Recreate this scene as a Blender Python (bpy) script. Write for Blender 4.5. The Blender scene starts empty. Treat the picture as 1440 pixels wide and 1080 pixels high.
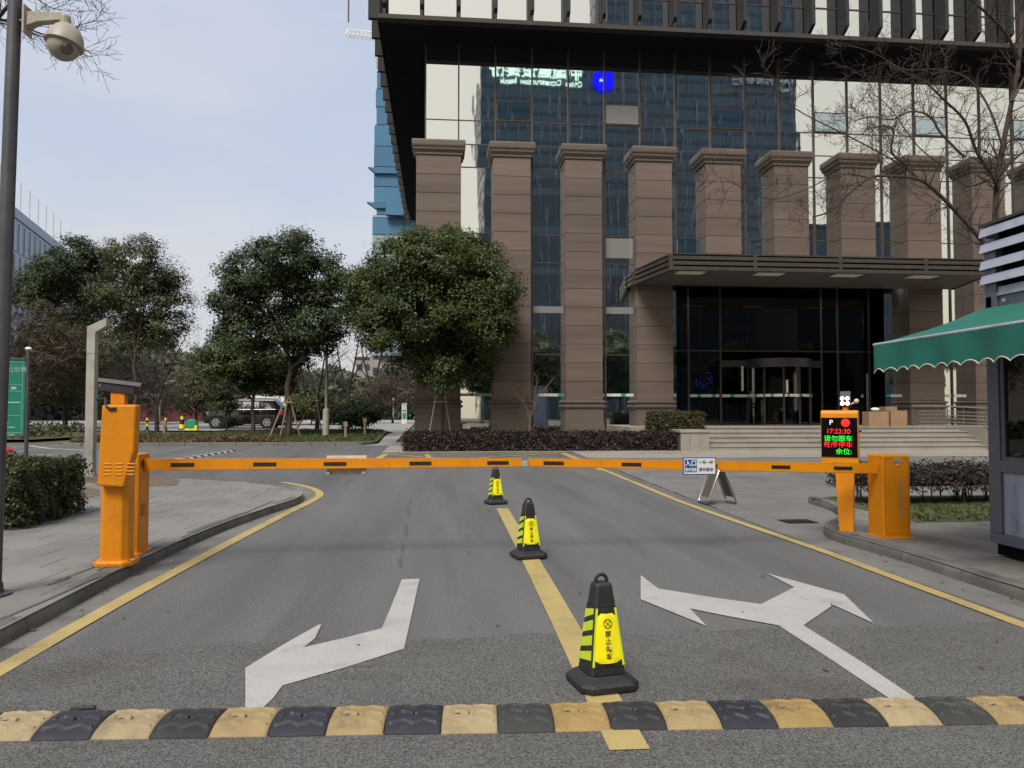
import bpy, bmesh, math, random
import numpy as np
from mathutils import Vector, Matrix, Euler
from mathutils.geometry import tessellate_polygon

S = bpy.context.scene
COL = S.collection
rad = math.radians
PI = math.pi

# ------------------------------------------------------------------ camera
F = 1081.0; EYE = 1.65; YAW = rad(5.4); PIT = math.atan(40 / F)
cam_d = bpy.data.cameras.new('camera')
cam_d.sensor_width = 36.0
cam_d.lens = 36.0 * F / 1440.0
cam_d.clip_start = 0.05
cam_d.clip_end = 1500
cam = bpy.data.objects.new('camera', cam_d)
COL.objects.link(cam)
cam.location = (0, 0, EYE)
cam.rotation_euler = (PI / 2 + PIT, 0, -YAW)
S.camera = cam

# ------------------------------------------------------------------ sky, sun, exposure
SUN_EL, SUN_AZ = rad(52), rad(205)      # azimuth from +Y, clockwise: the sun stands behind the camera, to the left
w = bpy.data.worlds.new('World'); S.world = w; w.use_nodes = True
nt = w.node_tree; nt.nodes.clear()
def N(tree, typ, **kw):
    n = tree.nodes.new(typ)
    for k, v in kw.items():
        setattr(n, k, v)
    return n
wo = N(nt, 'ShaderNodeOutputWorld'); bg = N(nt, 'ShaderNodeBackground')
sky = N(nt, 'ShaderNodeTexSky', sky_type='NISHITA'); sky.sun_disc = False
sky.sun_elevation = SUN_EL; sky.sun_rotation = SUN_AZ; sky.dust_density = 3.0; sky.air_density = 1.5
tc = N(nt, 'ShaderNodeTexCoord')
sep = N(nt, 'ShaderNodeSeparateXYZ'); nt.links.new(tc.outputs['Generated'], sep.inputs[0])
mp = N(nt, 'ShaderNodeMapping'); mp.inputs['Scale'].default_value = (1.3, 1.3, 4.5); mp.inputs['Rotation'].default_value = (.12, .18, .3)
nt.links.new(tc.outputs['Generated'], mp.inputs[0])
cn = N(nt, 'ShaderNodeTexNoise'); cn.inputs['Scale'].default_value = 2.3; cn.inputs['Detail'].default_value = 5
cn.inputs['Roughness'].default_value = 0.5
nt.links.new(mp.outputs[0], cn.inputs['Vector'])
cr = N(nt, 'ShaderNodeMapRange'); cr.inputs['From Min'].default_value = 0.36; cr.inputs['From Max'].default_value = 0.62
nt.links.new(cn.outputs['Fac'], cr.inputs['Value'])
SKYK = 1.0
def sc3(c, k): return (c[0] * k, c[1] * k, c[2] * k, 1)
# thin overcast: bluer higher up where the cloud is thin, lilac grey low down, creamy towards the low west behind the camera
hz = N(nt, 'ShaderNodeMapRange'); hz.inputs['From Min'].default_value = -0.5; hz.inputs['From Max'].default_value = 0.3
nt.links.new(sep.outputs['Y'], hz.inputs['Value'])
ev = N(nt, 'ShaderNodeMapRange'); ev.inputs['From Min'].default_value = 0.05; ev.inputs['From Max'].default_value = 0.62
nt.links.new(sep.outputs['Z'], ev.inputs['Value'])
cold = N(nt, 'ShaderNodeMix', data_type='RGBA')
cold.inputs[6].default_value = sc3((2.68, 2.62, 2.70), SKYK); cold.inputs[7].default_value = sc3((2.55, 2.68, 3.15), SKYK)
nt.links.new(ev.outputs[0], cold.inputs[0])
thin = N(nt, 'ShaderNodeMix', data_type='RGBA')
thin.inputs[6].default_value = sc3((1.95, 2.24, 2.95), SKYK)
nt.links.new(cold.outputs[2], thin.inputs[7])
mxf = N(nt, 'ShaderNodeMapRange'); mxf.inputs['To Min'].default_value = 0.42; mxf.inputs['To Max'].default_value = 1.0
nt.links.new(cr.outputs[0], mxf.inputs['Value']); nt.links.new(mxf.outputs[0], thin.inputs[0])
warm = N(nt, 'ShaderNodeMix', data_type='RGBA')
warm.inputs[6].default_value = sc3((3.25, 2.86, 2.18), SKYK); nt.links.new(thin.outputs[2], warm.inputs[7])
nt.links.new(hz.outputs[0], warm.inputs[0])
both = N(nt, 'ShaderNodeMix', data_type='RGBA'); both.inputs[0].default_value = 0.85
nt.links.new(sky.outputs[0], both.inputs[6]); nt.links.new(warm.outputs[2], both.inputs[7])
nt.links.new(both.outputs[2], bg.inputs['Color']); bg.inputs['Strength'].default_value = 0.1
nt.links.new(bg.outputs[0], wo.inputs[0])

sd = bpy.data.lights.new('sun', 'SUN'); sd.energy = 1.5; sd.angle = rad(24); sd.color = (1.0, 0.95, 0.87)
sun = bpy.data.objects.new('sun', sd); COL.objects.link(sun)
sdir = Vector((math.sin(SUN_AZ) * math.cos(SUN_EL), math.cos(SUN_AZ) * math.cos(SUN_EL), math.sin(SUN_EL)))
sun.rotation_euler = sdir.to_track_quat('Z', 'Y').to_euler()
sun.location = (-20, -20, 60)

S.view_settings.view_transform = 'Standard'
S.view_settings.look = 'None'
S.view_settings.gamma = 1
S.view_settings.use_curve_mapping = False
S.view_settings.exposure = 1.3
S.render.engine = 'CYCLES'
S.cycles.use_denoising = True
S.cycles.max_bounces = 6; S.cycles.diffuse_bounces = 3; S.cycles.glossy_bounces = 4
S.cycles.transmission_bounces = 4; S.cycles.transparent_max_bounces = 8
S.cycles.caustics_reflective = False; S.cycles.caustics_refractive = False

# ------------------------------------------------------------------ photogrammetry helpers (photo pixel -> place)
cyw, syw, cpt, spt = math.cos(YAW), math.sin(YAW), math.cos(PIT), math.sin(PIT)
def ray(u, v):
    r = (u - 720) / F; q = (540 - v) / F
    f = cpt - q * spt; z = spt + q * cpt
    return r * cyw + f * syw, -r * syw + f * cyw, z
def zt(y):                                # the site rises gently beyond the junction
    return min(max((y - 14) * .017, 0.0), .78)
def P(u, v, Y):
    x, y, z = ray(u, v); t = Y / y
    return Vector((x * t, Y, EYE + z * t))
def G(u, v, h=0.0):
    x, y, z = ray(u, v); g = 0.0; t = 1
    for _ in range(120):
        t = (EYE - h - g) / -z
        if t * y > 400: t = 400 / y
        g = .5 * g + .5 * zt(t * y)
    return Vector((x * t, y * t, g + h))

# ------------------------------------------------------------------ materials
def lin(r, g, b):
    f = lambda c: ((c / 255 + .055) / 1.055) ** 2.4 if c > 10 else c / 255 / 12.92
    return (f(r), f(g), f(b))
def c4(c): return (c[0], c[1], c[2], 1)
def M(name, c1, c2=None, sc=3.0, rough=.7, bump=0.0, bsc=80.0, met=0.0, spec=.5, detail=6, stretch=(1, 1, 1),
      stain=None, ssc=.6, sth=(.52, .7), speck=0.0, spsc=220.0, emit=None, es=1.0, coat=0.0, rvar=0.0, orand=0.0):
    m = bpy.data.materials.new(name); m.use_nodes = True
    t = m.node_tree; t.nodes.clear(); L = t.links.new
    o = N(t, 'ShaderNodeOutputMaterial'); b = N(t, 'ShaderNodeBsdfPrincipled'); L(b.outputs[0], o.inputs[0])
    b.inputs['Roughness'].default_value = rough; b.inputs['Metallic'].default_value = met
    b.inputs['Specular IOR Level'].default_value = spec
    b.inputs['Coat Weight'].default_value = coat
    geo = N(t, 'ShaderNodeNewGeometry'); mpg = N(t, 'ShaderNodeMapping'); mpg.inputs['Scale'].default_value = stretch
    L(geo.outputs['Position'], mpg.inputs[0])
    c2 = c2 or tuple(x * .82 for x in c1)
    n1 = N(t, 'ShaderNodeTexNoise'); n1.inputs['Scale'].default_value = sc; n1.inputs['Detail'].default_value = detail
    n1.inputs['Roughness'].default_value = .62
    L(mpg.outputs[0], n1.inputs['Vector'])
    r1 = N(t, 'ShaderNodeMapRange'); r1.inputs['From Min'].default_value = .32; r1.inputs['From Max'].default_value = .68
    L(n1.outputs['Fac'], r1.inputs['Value'])
    mx = N(t, 'ShaderNodeMix', data_type='RGBA'); mx.inputs[6].default_value = c4(c1); mx.inputs[7].default_value = c4(c2)
    L(r1.outputs[0], mx.inputs[0]); out = mx.outputs[2]
    if stain:
        n2 = N(t, 'ShaderNodeTexNoise'); n2.inputs['Scale'].default_value = ssc; n2.inputs['Detail'].default_value = 7
        n2.inputs['Roughness'].default_value = .65
        L(mpg.outputs[0], n2.inputs['Vector'])
        r2 = N(t, 'ShaderNodeMapRange'); r2.inputs['From Min'].default_value = sth[0]; r2.inputs['From Max'].default_value = sth[1]
        L(n2.outputs['Fac'], r2.inputs['Value'])
        m2 = N(t, 'ShaderNodeMix', data_type='RGBA'); L(r2.outputs[0], m2.inputs[0]); L(out, m2.inputs[6])
        m2.inputs[7].default_value = c4(stain); out = m2.outputs[2]
    if speck:
        n3 = N(t, 'ShaderNodeTexNoise'); n3.inputs['Scale'].default_value = spsc; n3.inputs['Detail'].default_value = 2
        L(geo.outputs['Position'], n3.inputs['Vector'])
        r3 = N(t, 'ShaderNodeMapRange'); r3.inputs['From Min'].default_value = .3; r3.inputs['From Max'].default_value = .7
        r3.inputs['To Min'].default_value = 1 - speck; r3.inputs['To Max'].default_value = 1 + speck
        L(n3.outputs['Fac'], r3.inputs['Value'])
        m3 = N(t, 'ShaderNodeVectorMath', operation='SCALE'); L(out, m3.inputs[0]); L(r3.outputs[0], m3.inputs['Scale'])
        out = m3.outputs[0]
    if orand:                                  # alike pieces differ a little from one another
        oi = N(t, 'ShaderNodeObjectInfo'); r5 = N(t, 'ShaderNodeMapRange'); r5.inputs['To Min'].default_value = 1 - orand; r5.inputs['To Max'].default_value = 1 + orand
        L(oi.outputs['Random'], r5.inputs['Value']); m5 = N(t, 'ShaderNodeVectorMath', operation='SCALE'); L(out, m5.inputs[0]); L(r5.outputs[0], m5.inputs['Scale']); out = m5.outputs[0]
    L(out, b.inputs['Base Color'])
    if rvar:
        r4 = N(t, 'ShaderNodeMapRange'); r4.inputs['To Min'].default_value = max(0, rough - rvar); r4.inputs['To Max'].default_value = min(1, rough + rvar)
        L(n1.outputs['Fac'], r4.inputs['Value']); L(r4.outputs[0], b.inputs['Roughness'])
    if bump:
        nb = N(t, 'ShaderNodeTexNoise'); nb.inputs['Scale'].default_value = bsc; nb.inputs['Detail'].default_value = 4
        L(geo.outputs['Position'], nb.inputs['Vector'])
        bp = N(t, 'ShaderNodeBump'); bp.inputs['Strength'].default_value = bump; bp.inputs['Distance'].default_value = .02
        L(nb.outputs['Fac'], bp.inputs['Height']); L(bp.outputs[0], b.inputs['Normal'])
    if emit:
        b.inputs['Emission Color'].default_value = c4(emit); b.inputs['Emission Strength'].default_value = es
    return m

def leaf_mat(name, dark, light, trans=.25, nsc=.9, rough=.5, odd=None):
    m = bpy.data.materials.new(name); m.use_nodes = True
    t = m.node_tree; t.nodes.clear(); L = t.links.new
    o = N(t, 'ShaderNodeOutputMaterial'); b = N(t, 'ShaderNodeBsdfPrincipled'); b.inputs['Roughness'].default_value = rough
    b.inputs['Specular IOR Level'].default_value = .35
    geo = N(t, 'ShaderNodeNewGeometry')
    n1 = N(t, 'ShaderNodeTexNoise'); n1.inputs['Scale'].default_value = nsc; n1.inputs['Detail'].default_value = 4
    L(geo.outputs['Position'], n1.inputs['Vector'])
    ad = N(t, 'ShaderNodeMath', operation='MULTIPLY_ADD'); L(geo.outputs['Random Per Island'], ad.inputs[0]); ad.inputs[1].default_value = .55
    sb = N(t, 'ShaderNodeMath', operation='MULTIPLY_ADD'); L(n1.outputs['Fac'], sb.inputs[0]); sb.inputs[1].default_value = 1.5; sb.inputs[2].default_value = -.55
    L(sb.outputs[0], ad.inputs[2])
    mx = N(t, 'ShaderNodeMix', data_type='RGBA'); mx.inputs[6].default_value = c4(dark); mx.inputs[7].default_value = c4(light)
    L(ad.outputs[0], mx.inputs[0]); out = mx.outputs[2]
    if odd:
        gt = N(t, 'ShaderNodeMath', operation='GREATER_THAN'); L(geo.outputs['Random Per Island'], gt.inputs[0]); gt.inputs[1].default_value = .965
        m2 = N(t, 'ShaderNodeMix', data_type='RGBA'); L(gt.outputs[0], m2.inputs[0]); L(out, m2.inputs[6]); m2.inputs[7].default_value = c4(odd)
        out = m2.outputs[2]
    L(out, b.inputs['Base Color'])
    tr = N(t, 'ShaderNodeBsdfTranslucent'); L(out, tr.inputs['Color'])
    ms = N(t, 'ShaderNodeMixShader'); ms.inputs[0].default_value = trans
    L(b.outputs[0], ms.inputs[1]); L(tr.outputs[0], ms.inputs[2]); L(ms.outputs[0], o.inputs[0])
    return m

def glass_mat(name, body, refl, fac, wav=.002, rough=.015, wsc=(1.0, 1.0, .16)):
    """coated facade glass: a strong mirror coat over a dark body, every pane a little wavy"""
    m = bpy.data.materials.new(name); m.use_nodes = True
    t = m.node_tree; t.nodes.clear(); L = t.links.new
    o = N(t, 'ShaderNodeOutputMaterial'); d = N(t, 'ShaderNodeBsdfDiffuse'); d.inputs[0].default_value = c4(body)
    g = N(t, 'ShaderNodeBsdfGlossy'); g.inputs['Color'].default_value = c4(refl); g.inputs['Roughness'].default_value = rough
    geo = N(t, 'ShaderNodeNewGeometry'); mpg = N(t, 'ShaderNodeMapping'); mpg.inputs['Scale'].default_value = wsc
    L(geo.outputs['Position'], mpg.inputs[0])
    n1 = N(t, 'ShaderNodeTexNoise'); n1.inputs['Scale'].default_value = 1.7; n1.inputs['Detail'].default_value = 2.0
    L(mpg.outputs[0], n1.inputs['Vector'])
    bp = N(t, 'ShaderNodeBump'); bp.inputs['Strength'].default_value = 1; bp.inputs['Distance'].default_value = wav
    L(n1.outputs['Fac'], bp.inputs['Height']); L(bp.outputs[0], g.inputs['Normal'])
    ms = N(t, 'ShaderNodeMixShader'); ms.inputs[0].default_value = fac
    L(d.outputs[0], ms.inputs[1]); L(g.outputs[0], ms.inputs[2]); L(ms.outputs[0], o.inputs[0])
    return m

def clear_mat(name, tint, refl=.09, rough=.01):
    m = bpy.data.materials.new(name); m.use_nodes = True
    t = m.node_tree; t.nodes.clear(); L = t.links.new
    o = N(t, 'ShaderNodeOutputMaterial'); a = N(t, 'ShaderNodeBsdfTransparent'); a.inputs[0].default_value = c4(tint)
    g = N(t, 'ShaderNodeBsdfGlossy'); g.inputs['Roughness'].default_value = rough
    fr = N(t, 'ShaderNodeFresnel'); fr.inputs[0].default_value = 1.5
    ad = N(t, 'ShaderNodeMath', operation='ADD'); L(fr.outputs[0], ad.inputs[0]); ad.inputs[1].default_value = refl - .04
    ms = N(t, 'ShaderNodeMixShader'); L(ad.outputs[0], ms.inputs[0])
    L(a.outputs[0], ms.inputs[1]); L(g.outputs[0], ms.inputs[2]); L(ms.outputs[0], o.inputs[0])
    return m

MT = {}
def mk(key, *a, **k): MT[key] = M(key, *a, **k)
mk('asphalt', (.093, .094, .099), (.128, .128, .132), sc=.8, rough=.85, bump=.4, bsc=160, stain=(.077, .077, .080), ssc=.55, sth=(.48, .68), speck=.55, spsc=75, stretch=(1.6, .16, 1))
mk('coarse_asphalt', (.110, .110, .110), (.136, .135, .133), sc=1.3, rough=.9, bump=1.0, bsc=120, speck=.72, spsc=90, stain=(.09, .086, .08), ssc=.7)
mk('concrete', (.165, .155, .143), (.22, .205, .185), sc=1.5, rough=.85, bump=.3, bsc=90, stain=(.105, .096, .085), ssc=1.1, sth=(.46, .68), speck=.18, spsc=130)
mk('pale_concrete', (.27, .27, .27), (.33, .33, .325), sc=.8, rough=.85, stain=(.21, .21, .205), ssc=.3)
mk('gutter', (.13, .127, .124), (.17, .167, .16), sc=1.2, rough=.9, bump=.3, bsc=70, stain=(.09, .085, .075), ssc=1.1, speck=.15)
mk('kerb', (.085, .082, .078), (.15, .145, .135), orand=.10, sc=2.2, rough=.85, bump=.35, bsc=60, stain=(.055, .055, .05), ssc=1.6, speck=.15)
mk('paver', (.15, .148, .145), (.195, .19, .185), orand=.07, sc=1.1, rough=.85, bump=.2, bsc=90, stain=(.115, .112, .105), ssc=.5, speck=.1)
mk('joint', (.06, .058, .052), (.09, .085, .075), sc=6, rough=.95)
mk('plaza', (.125, .125, .125), (.165, .163, .16), orand=.06, sc=.9, rough=.75, bump=.12, bsc=90, stain=(.1, .1, .098), ssc=.35, speck=.1)
mk('granite', (.25, .23, .21), (.31, .29, .262), orand=.06, sc=1.4, rough=.7, bump=.1, bsc=120, stain=(.2, .185, .16), ssc=.7, speck=.12)
mk('line_yellow', (.40, .315, .125), (.34, .265, .105), sc=2.5, rough=.8, bump=.25, bsc=110, stain=(.22, .175, .085), ssc=1.5, speck=.22, spsc=120, sth=(.5, .75))
mk('line_white', (.39, .385, .38), (.335, .33, .325), sc=2.2, rough=.8, bump=.3, bsc=110, stain=(.25, .247, .245), ssc=3.0, sth=(.54, .76), speck=.22, spsc=110)
mk('stain', (.070, .068, .068), (.098, .095, .095), sc=9, rough=.8, speck=.2, spsc=140)
mk('dust', (.15, .135, .115), (.11, .105, .10), sc=7, rough=.9, speck=.2, spsc=140)
mk('soil', (.10, .07, .045), (.17, .125, .085), sc=5, rough=1, bump=.9, bsc=30, speck=.3, spsc=60)
mk('lawn', (.045, .055, .018), (.075, .078, .03), sc=2, rough=1, bump=.8, bsc=30, stain=(.095, .075, .042), ssc=.6)
mk('earth', (.07, .065, .05), (.1, .09, .07), sc=.3, rough=1)
mk('rubber', (.012, .0125, .014), (.022, .022, .023), sc=6, rough=.62, bump=.25, bsc=120, stain=(.045, .043, .04), ssc=3, sth=(.58, .8), rvar=.12)
mk('rubber_yellow', (.31, .235, .115), (.24, .175, .078), sc=5, rough=.7, bump=.3, bsc=120, stain=(.16, .11, .06), ssc=4.2, sth=(.54, .72), speck=.14)
mk('rubber_yellow_worn', (.33, .265, .155), (.26, .20, .11), sc=6, rough=.75, bump=.3, bsc=120, stain=(.2, .16, .1), ssc=5, sth=(.52, .7), speck=.16)
mk('rubber_yellow_deep', (.30, .205, .075), (.235, .16, .058), sc=5, rough=.7, bump=.3, bsc=120, stain=(.14, .095, .05), ssc=4, sth=(.54, .72), speck=.14)
mk('rubber_grey', (.035, .037, .036), (.022, .024, .024), sc=6, rough=.65, bump=.25, bsc=120, stain=(.075, .073, .066), ssc=4, sth=(.55, .75), rvar=.12)
mk('rubber_blue', (.013, .014, .022), (.02, .021, .03), sc=6, rough=.5, bump=.25, bsc=120, stain=(.05, .05, .052), ssc=4, sth=(.58, .8), rvar=.12)
mk('cone_black', (.012, .012, .013), (.02, .02, .021), sc=6, rough=.5, bump=.15, bsc=90, stain=(.05, .05, .048), ssc=5, sth=(.6, .85), rvar=.15)
mk('cone_yellow', (.86, .78, .01), (.80, .70, .008), sc=9, rough=.38, bump=.05, bsc=60, stain=(.55, .47, .02), ssc=6, sth=(.62, .8))
mk('cone_lime', (.55, .72, .02), (.48, .62, .02), sc=9, rough=.38, stain=(.3, .36, .03), ssc=6, sth=(.6, .8))
mk('print_black', (.012, .011, .01), rough=.55)
mk('scuff', (.62, .52, .50), (.5, .42, .38), sc=12, rough=.8)
mk('orange', (.68, .245, .004), (.60, .21, .004), sc=3, rough=.4, bump=.04, bsc=40, stain=(.44, .17, .018), ssc=4.2, sth=(.56, .8), spec=.4, speck=.05, spsc=60, rvar=.15)
mk('orange_dark', (.35, .12, .006), rough=.5)
mk('dark_metal', (.035, .03, .038), (.05, .045, .055), sc=4, rough=.45, met=.2)
mk('black', (.008, .008, .009), rough=.6)
mk('void', (.004, .004, .005), rough=1, spec=.1)
mk('steel', (.55, .53, .5), (.42, .40, .38), sc=5, rough=.28, met=1, rvar=.1)
mk('brown_panel', (.07, .055, .045), (.1, .08, .065), sc=5, rough=.5)
mk('pole_dark', (.055, .055, .07), (.075, .075, .09), sc=3, rough=.5, met=.3, stain=(.09, .09, .1), ssc=2)
mk('cam_white', (.36, .33, .28), (.30, .275, .23), sc=6, rough=.5, stain=(.21, .19, .16), ssc=5)
mk('lamp_grey', (.36, .35, .32), (.30, .29, .265), sc=2.5, rough=.6, stain=(.22, .21, .19), ssc=1.5)
mk('white', (.75, .74, .72), (.68, .67, .65), sc=5, rough=.5)
mk('red', (.55, .03, .03), (.45, .025, .02), rough=.5)
mk('sign_blue', (.015, .08, .28), rough=.4)
mk('sign_grey', (.62, .65, .68), rough=.4)
mk('board_green', (.0, .16, .115), (.0, .14, .10), sc=3, rough=.45)
mk('board_print', (.30, .48, .42), rough=.5)
mk('green', (.02, .22, .08), rough=.5)
# building
mk('stone', (.114, .083, .071), (.143, .106, .091), orand=.11, sc=1.8, rough=.62, bump=.12, bsc=50, stretch=(.25, .25, 4), speck=.07, spsc=90, stain=(.078, .06, .052), ssc=.45, sth=(.48, .72))
mk('stone_core', (.05, .035, .028), rough=.9)
mk('stone_trim', (.095, .073, .062), (.115, .09, .076), sc=2, rough=.6, bump=.08, bsc=50, stretch=(.3, .3, 3), stain=(.085, .064, .052), ssc=.9)
mk('frame', (.065, .05, .045), (.08, .062, .055), rough=.45, met=.2)
mk('fin', (.040, .040, .043), (.05, .049, .05), sc=3, rough=.75, spec=.15)
mk('fascia', (.038, .035, .034), (.046, .043, .041), sc=3, rough=.7, spec=.2)
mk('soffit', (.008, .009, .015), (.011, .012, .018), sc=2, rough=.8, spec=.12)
mk('canopy_metal', (.050, .042, .038), (.062, .052, .047), sc=3, rough=.5, met=.2, stain=(.036, .03, .027), ssc=1)
mk('canopy_soffit', (.095, .085, .078), (.11, .1, .09), sc=2, rough=.6)
mk('lobby_dark', (.075, .068, .062), rough=.7)
mk('strip_white', (.62, .64, .62), rough=.5)
mk('strip_green', (.02, .30, .19), rough=.5)
MT['glass'] = glass_mat('glass', (.012, .02, .026), (.86, .90, .91), .86)
MT['glass_up'] = glass_mat('glass_up', (.012, .02, .026), (.88, .92, .95), .86, wav=.002)
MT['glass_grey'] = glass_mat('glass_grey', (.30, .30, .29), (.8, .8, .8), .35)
MT['glass_sash'] = glass_mat('glass_sash', (.02, .05, .07), (.55, .68, .76), .8)
MT['glass_clear'] = clear_mat('glass_clear', (.58, .57, .56), .06)
MT['glass_kiosk'] = clear_mat('glass_kiosk', (.16, .17, .17), .07)
mk('led_red', (.2, .0, .0), emit=(1, .015, .02), es=.55)
mk('led_green', (0, .2, 0), emit=(.02, 1, .05), es=.5)
mk('led_white', (.3, .3, .3), emit=(.9, .95, 1), es=.35)
mk('lamp_lit', (.8, .8, .8), emit=(1, .96, .88), es=.9)
mk('led_blue', (.0, .0, .2), emit=(.04, .05, 1), es=.30)
mk('sign_lit', (.4, .5, .45), emit=(.62, .85, .72), es=.55)
mk('logo_lit', (.0, .0, .3), emit=(.0, .0, 1), es=1.0)
mk('tower_glass', (.058, .090, .100), (.062, .105, .140), sc=.05, rough=.3, stretch=(1, 1, .3))
mk('tower_band', (.04, .065, .078), (.035, .055, .07), sc=.2, rough=.5)
mk('tower_mullion', (.24, .27, .28), (.18, .21, .23), sc=.2, rough=.5)
mk('office_dark', (.03, .045, .05), (.04, .055, .06), sc=.2, rough=.3)
mk('kiosk_frame', (.105, .122, .17), (.135, .152, .20), sc=4, rough=.4, met=.3, stain=(.10, .105, .12), ssc=2)
mk('kiosk_panel', (.25, .29, .40), (.32, .36, .46), sc=2, rough=.5, stain=(.12, .13, .16), ssc=1.7, stretch=(2, 2, .5))
mk('louvre', (.36, .39, .48), (.31, .335, .42), sc=3, rough=.45, stain=(.2, .21, .25), ssc=2)
mk('awning', (.006, .128, .096), (.006, .108, .082), sc=4, rough=.75, bump=.1, bsc=30, stain=(.012, .088, .068), ssc=1.8)
mk('awning_trim', (.6, .58, .5), rough=.6)
mk('cardboard', (.30, .19, .115), (.25, .155, .095), sc=4, rough=.85)
mk('net_blue', (.055, .16, .285), (.065, .18, .31), sc=.12, rough=.8, stretch=(1, 1, .4))
mk('net_blue_dark', (.05, .14, .265), (.055, .155, .28), sc=.2, rough=.8)
mk('net_pale', (.30, .38, .44), (.25, .34, .42), sc=.3, rough=.8, stretch=(3, 3, .3))
mk('far_panel', (.33, .42, .55), (.37, .46, .58), sc=.2, rough=.5)
mk('far_slit', (.03, .06, .11), rough=.4)
mk('far_wall', (.34, .32, .30), (.28, .27, .25), sc=.3, rough=.8)
mk('far_roof', (.06, .058, .06), rough=.8)
mk('bark', (.045, .034, .026), (.075, .058, .045), sc=8, rough=.95, bump=.7, bsc=30, stretch=(1, 1, .3))
mk('bark_red', (.040, .028, .023), (.07, .05, .04), sc=8, rough=.95, bump=.7, bsc=30)
mk('bark_dark', (.022, .017, .015), (.04, .032, .028), sc=8, rough=.95, bump=.6, bsc=30)
mk('bark_pale', (.16, .125, .095), (.11, .085, .065), sc=8, rough=.95)
mk('stake', (.26, .21, .15), (.2, .16, .11), sc=6, rough=.9)
mk('car_paint', (.006, .006, .008), (.007, .007, .009), rough=.15, coat=1.0)
MT['car_glass'] = glass_mat('car_glass', (.05, .05, .06), (.75, .75, .85), .6, wav=.0)
mk('car_grey', (.10, .10, .11), rough=.5)
mk('alloy', (.55, .55, .55), rough=.3, met=.7)
mk('tyre', (.015, .015, .016), rough=.85)
mk('red_fence', (.105, .018, .030), (.075, .015, .024), sc=2, rough=.8)
mk('hedge_core', (.012, .013, .008), (.02, .017, .012), rough=1)
MT['leaf_camphor'] = leaf_mat('leaf_camphor', (.020, .038, .012), (.108, .140, .040))
MT['leaf_dark'] = leaf_mat('leaf_dark', (.022, .040, .018), (.082, .112, .045))
MT['leaf_olive'] = leaf_mat('leaf_olive', (.034, .046, .016), (.110, .122, .042))
MT['leaf_brown'] = leaf_mat('leaf_brown', (.045, .030, .022), (.10, .072, .045), trans=.1)
MT['leaf_pale'] = leaf_mat('leaf_pale', (.07, .075, .035), (.14, .13, .06))
MT['leaf_purple'] = leaf_mat('leaf_purple', (.018, .013, .012), (.058, .034, .030), odd=(.12, .08, .06))
MT['leaf_hedge'] = leaf_mat('leaf_hedge', (.02, .030, .010), (.085, .095, .03), nsc=3)
MT['leaf_boxhedge'] = leaf_mat('leaf_boxhedge', (.03, .034, .014), (.095, .085, .035), nsc=3)
MT['leaf_redhedge'] = leaf_mat('leaf_redhedge', (.016, .016, .012), (.058, .042, .032), nsc=3, odd=(.14, .07, .06))
MT['grass'] = leaf_mat('grass', (.035, .052, .014), (.095, .115, .035), nsc=.7)
MT['grass_dry'] = leaf_mat('grass_dry', (.075, .055, .028), (.16, .115, .06), nsc=.9)
MT['far_wood'] = leaf_mat('far_wood', (.026, .032, .020), (.070, .070, .042), trans=.1, nsc=.12)

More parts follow.
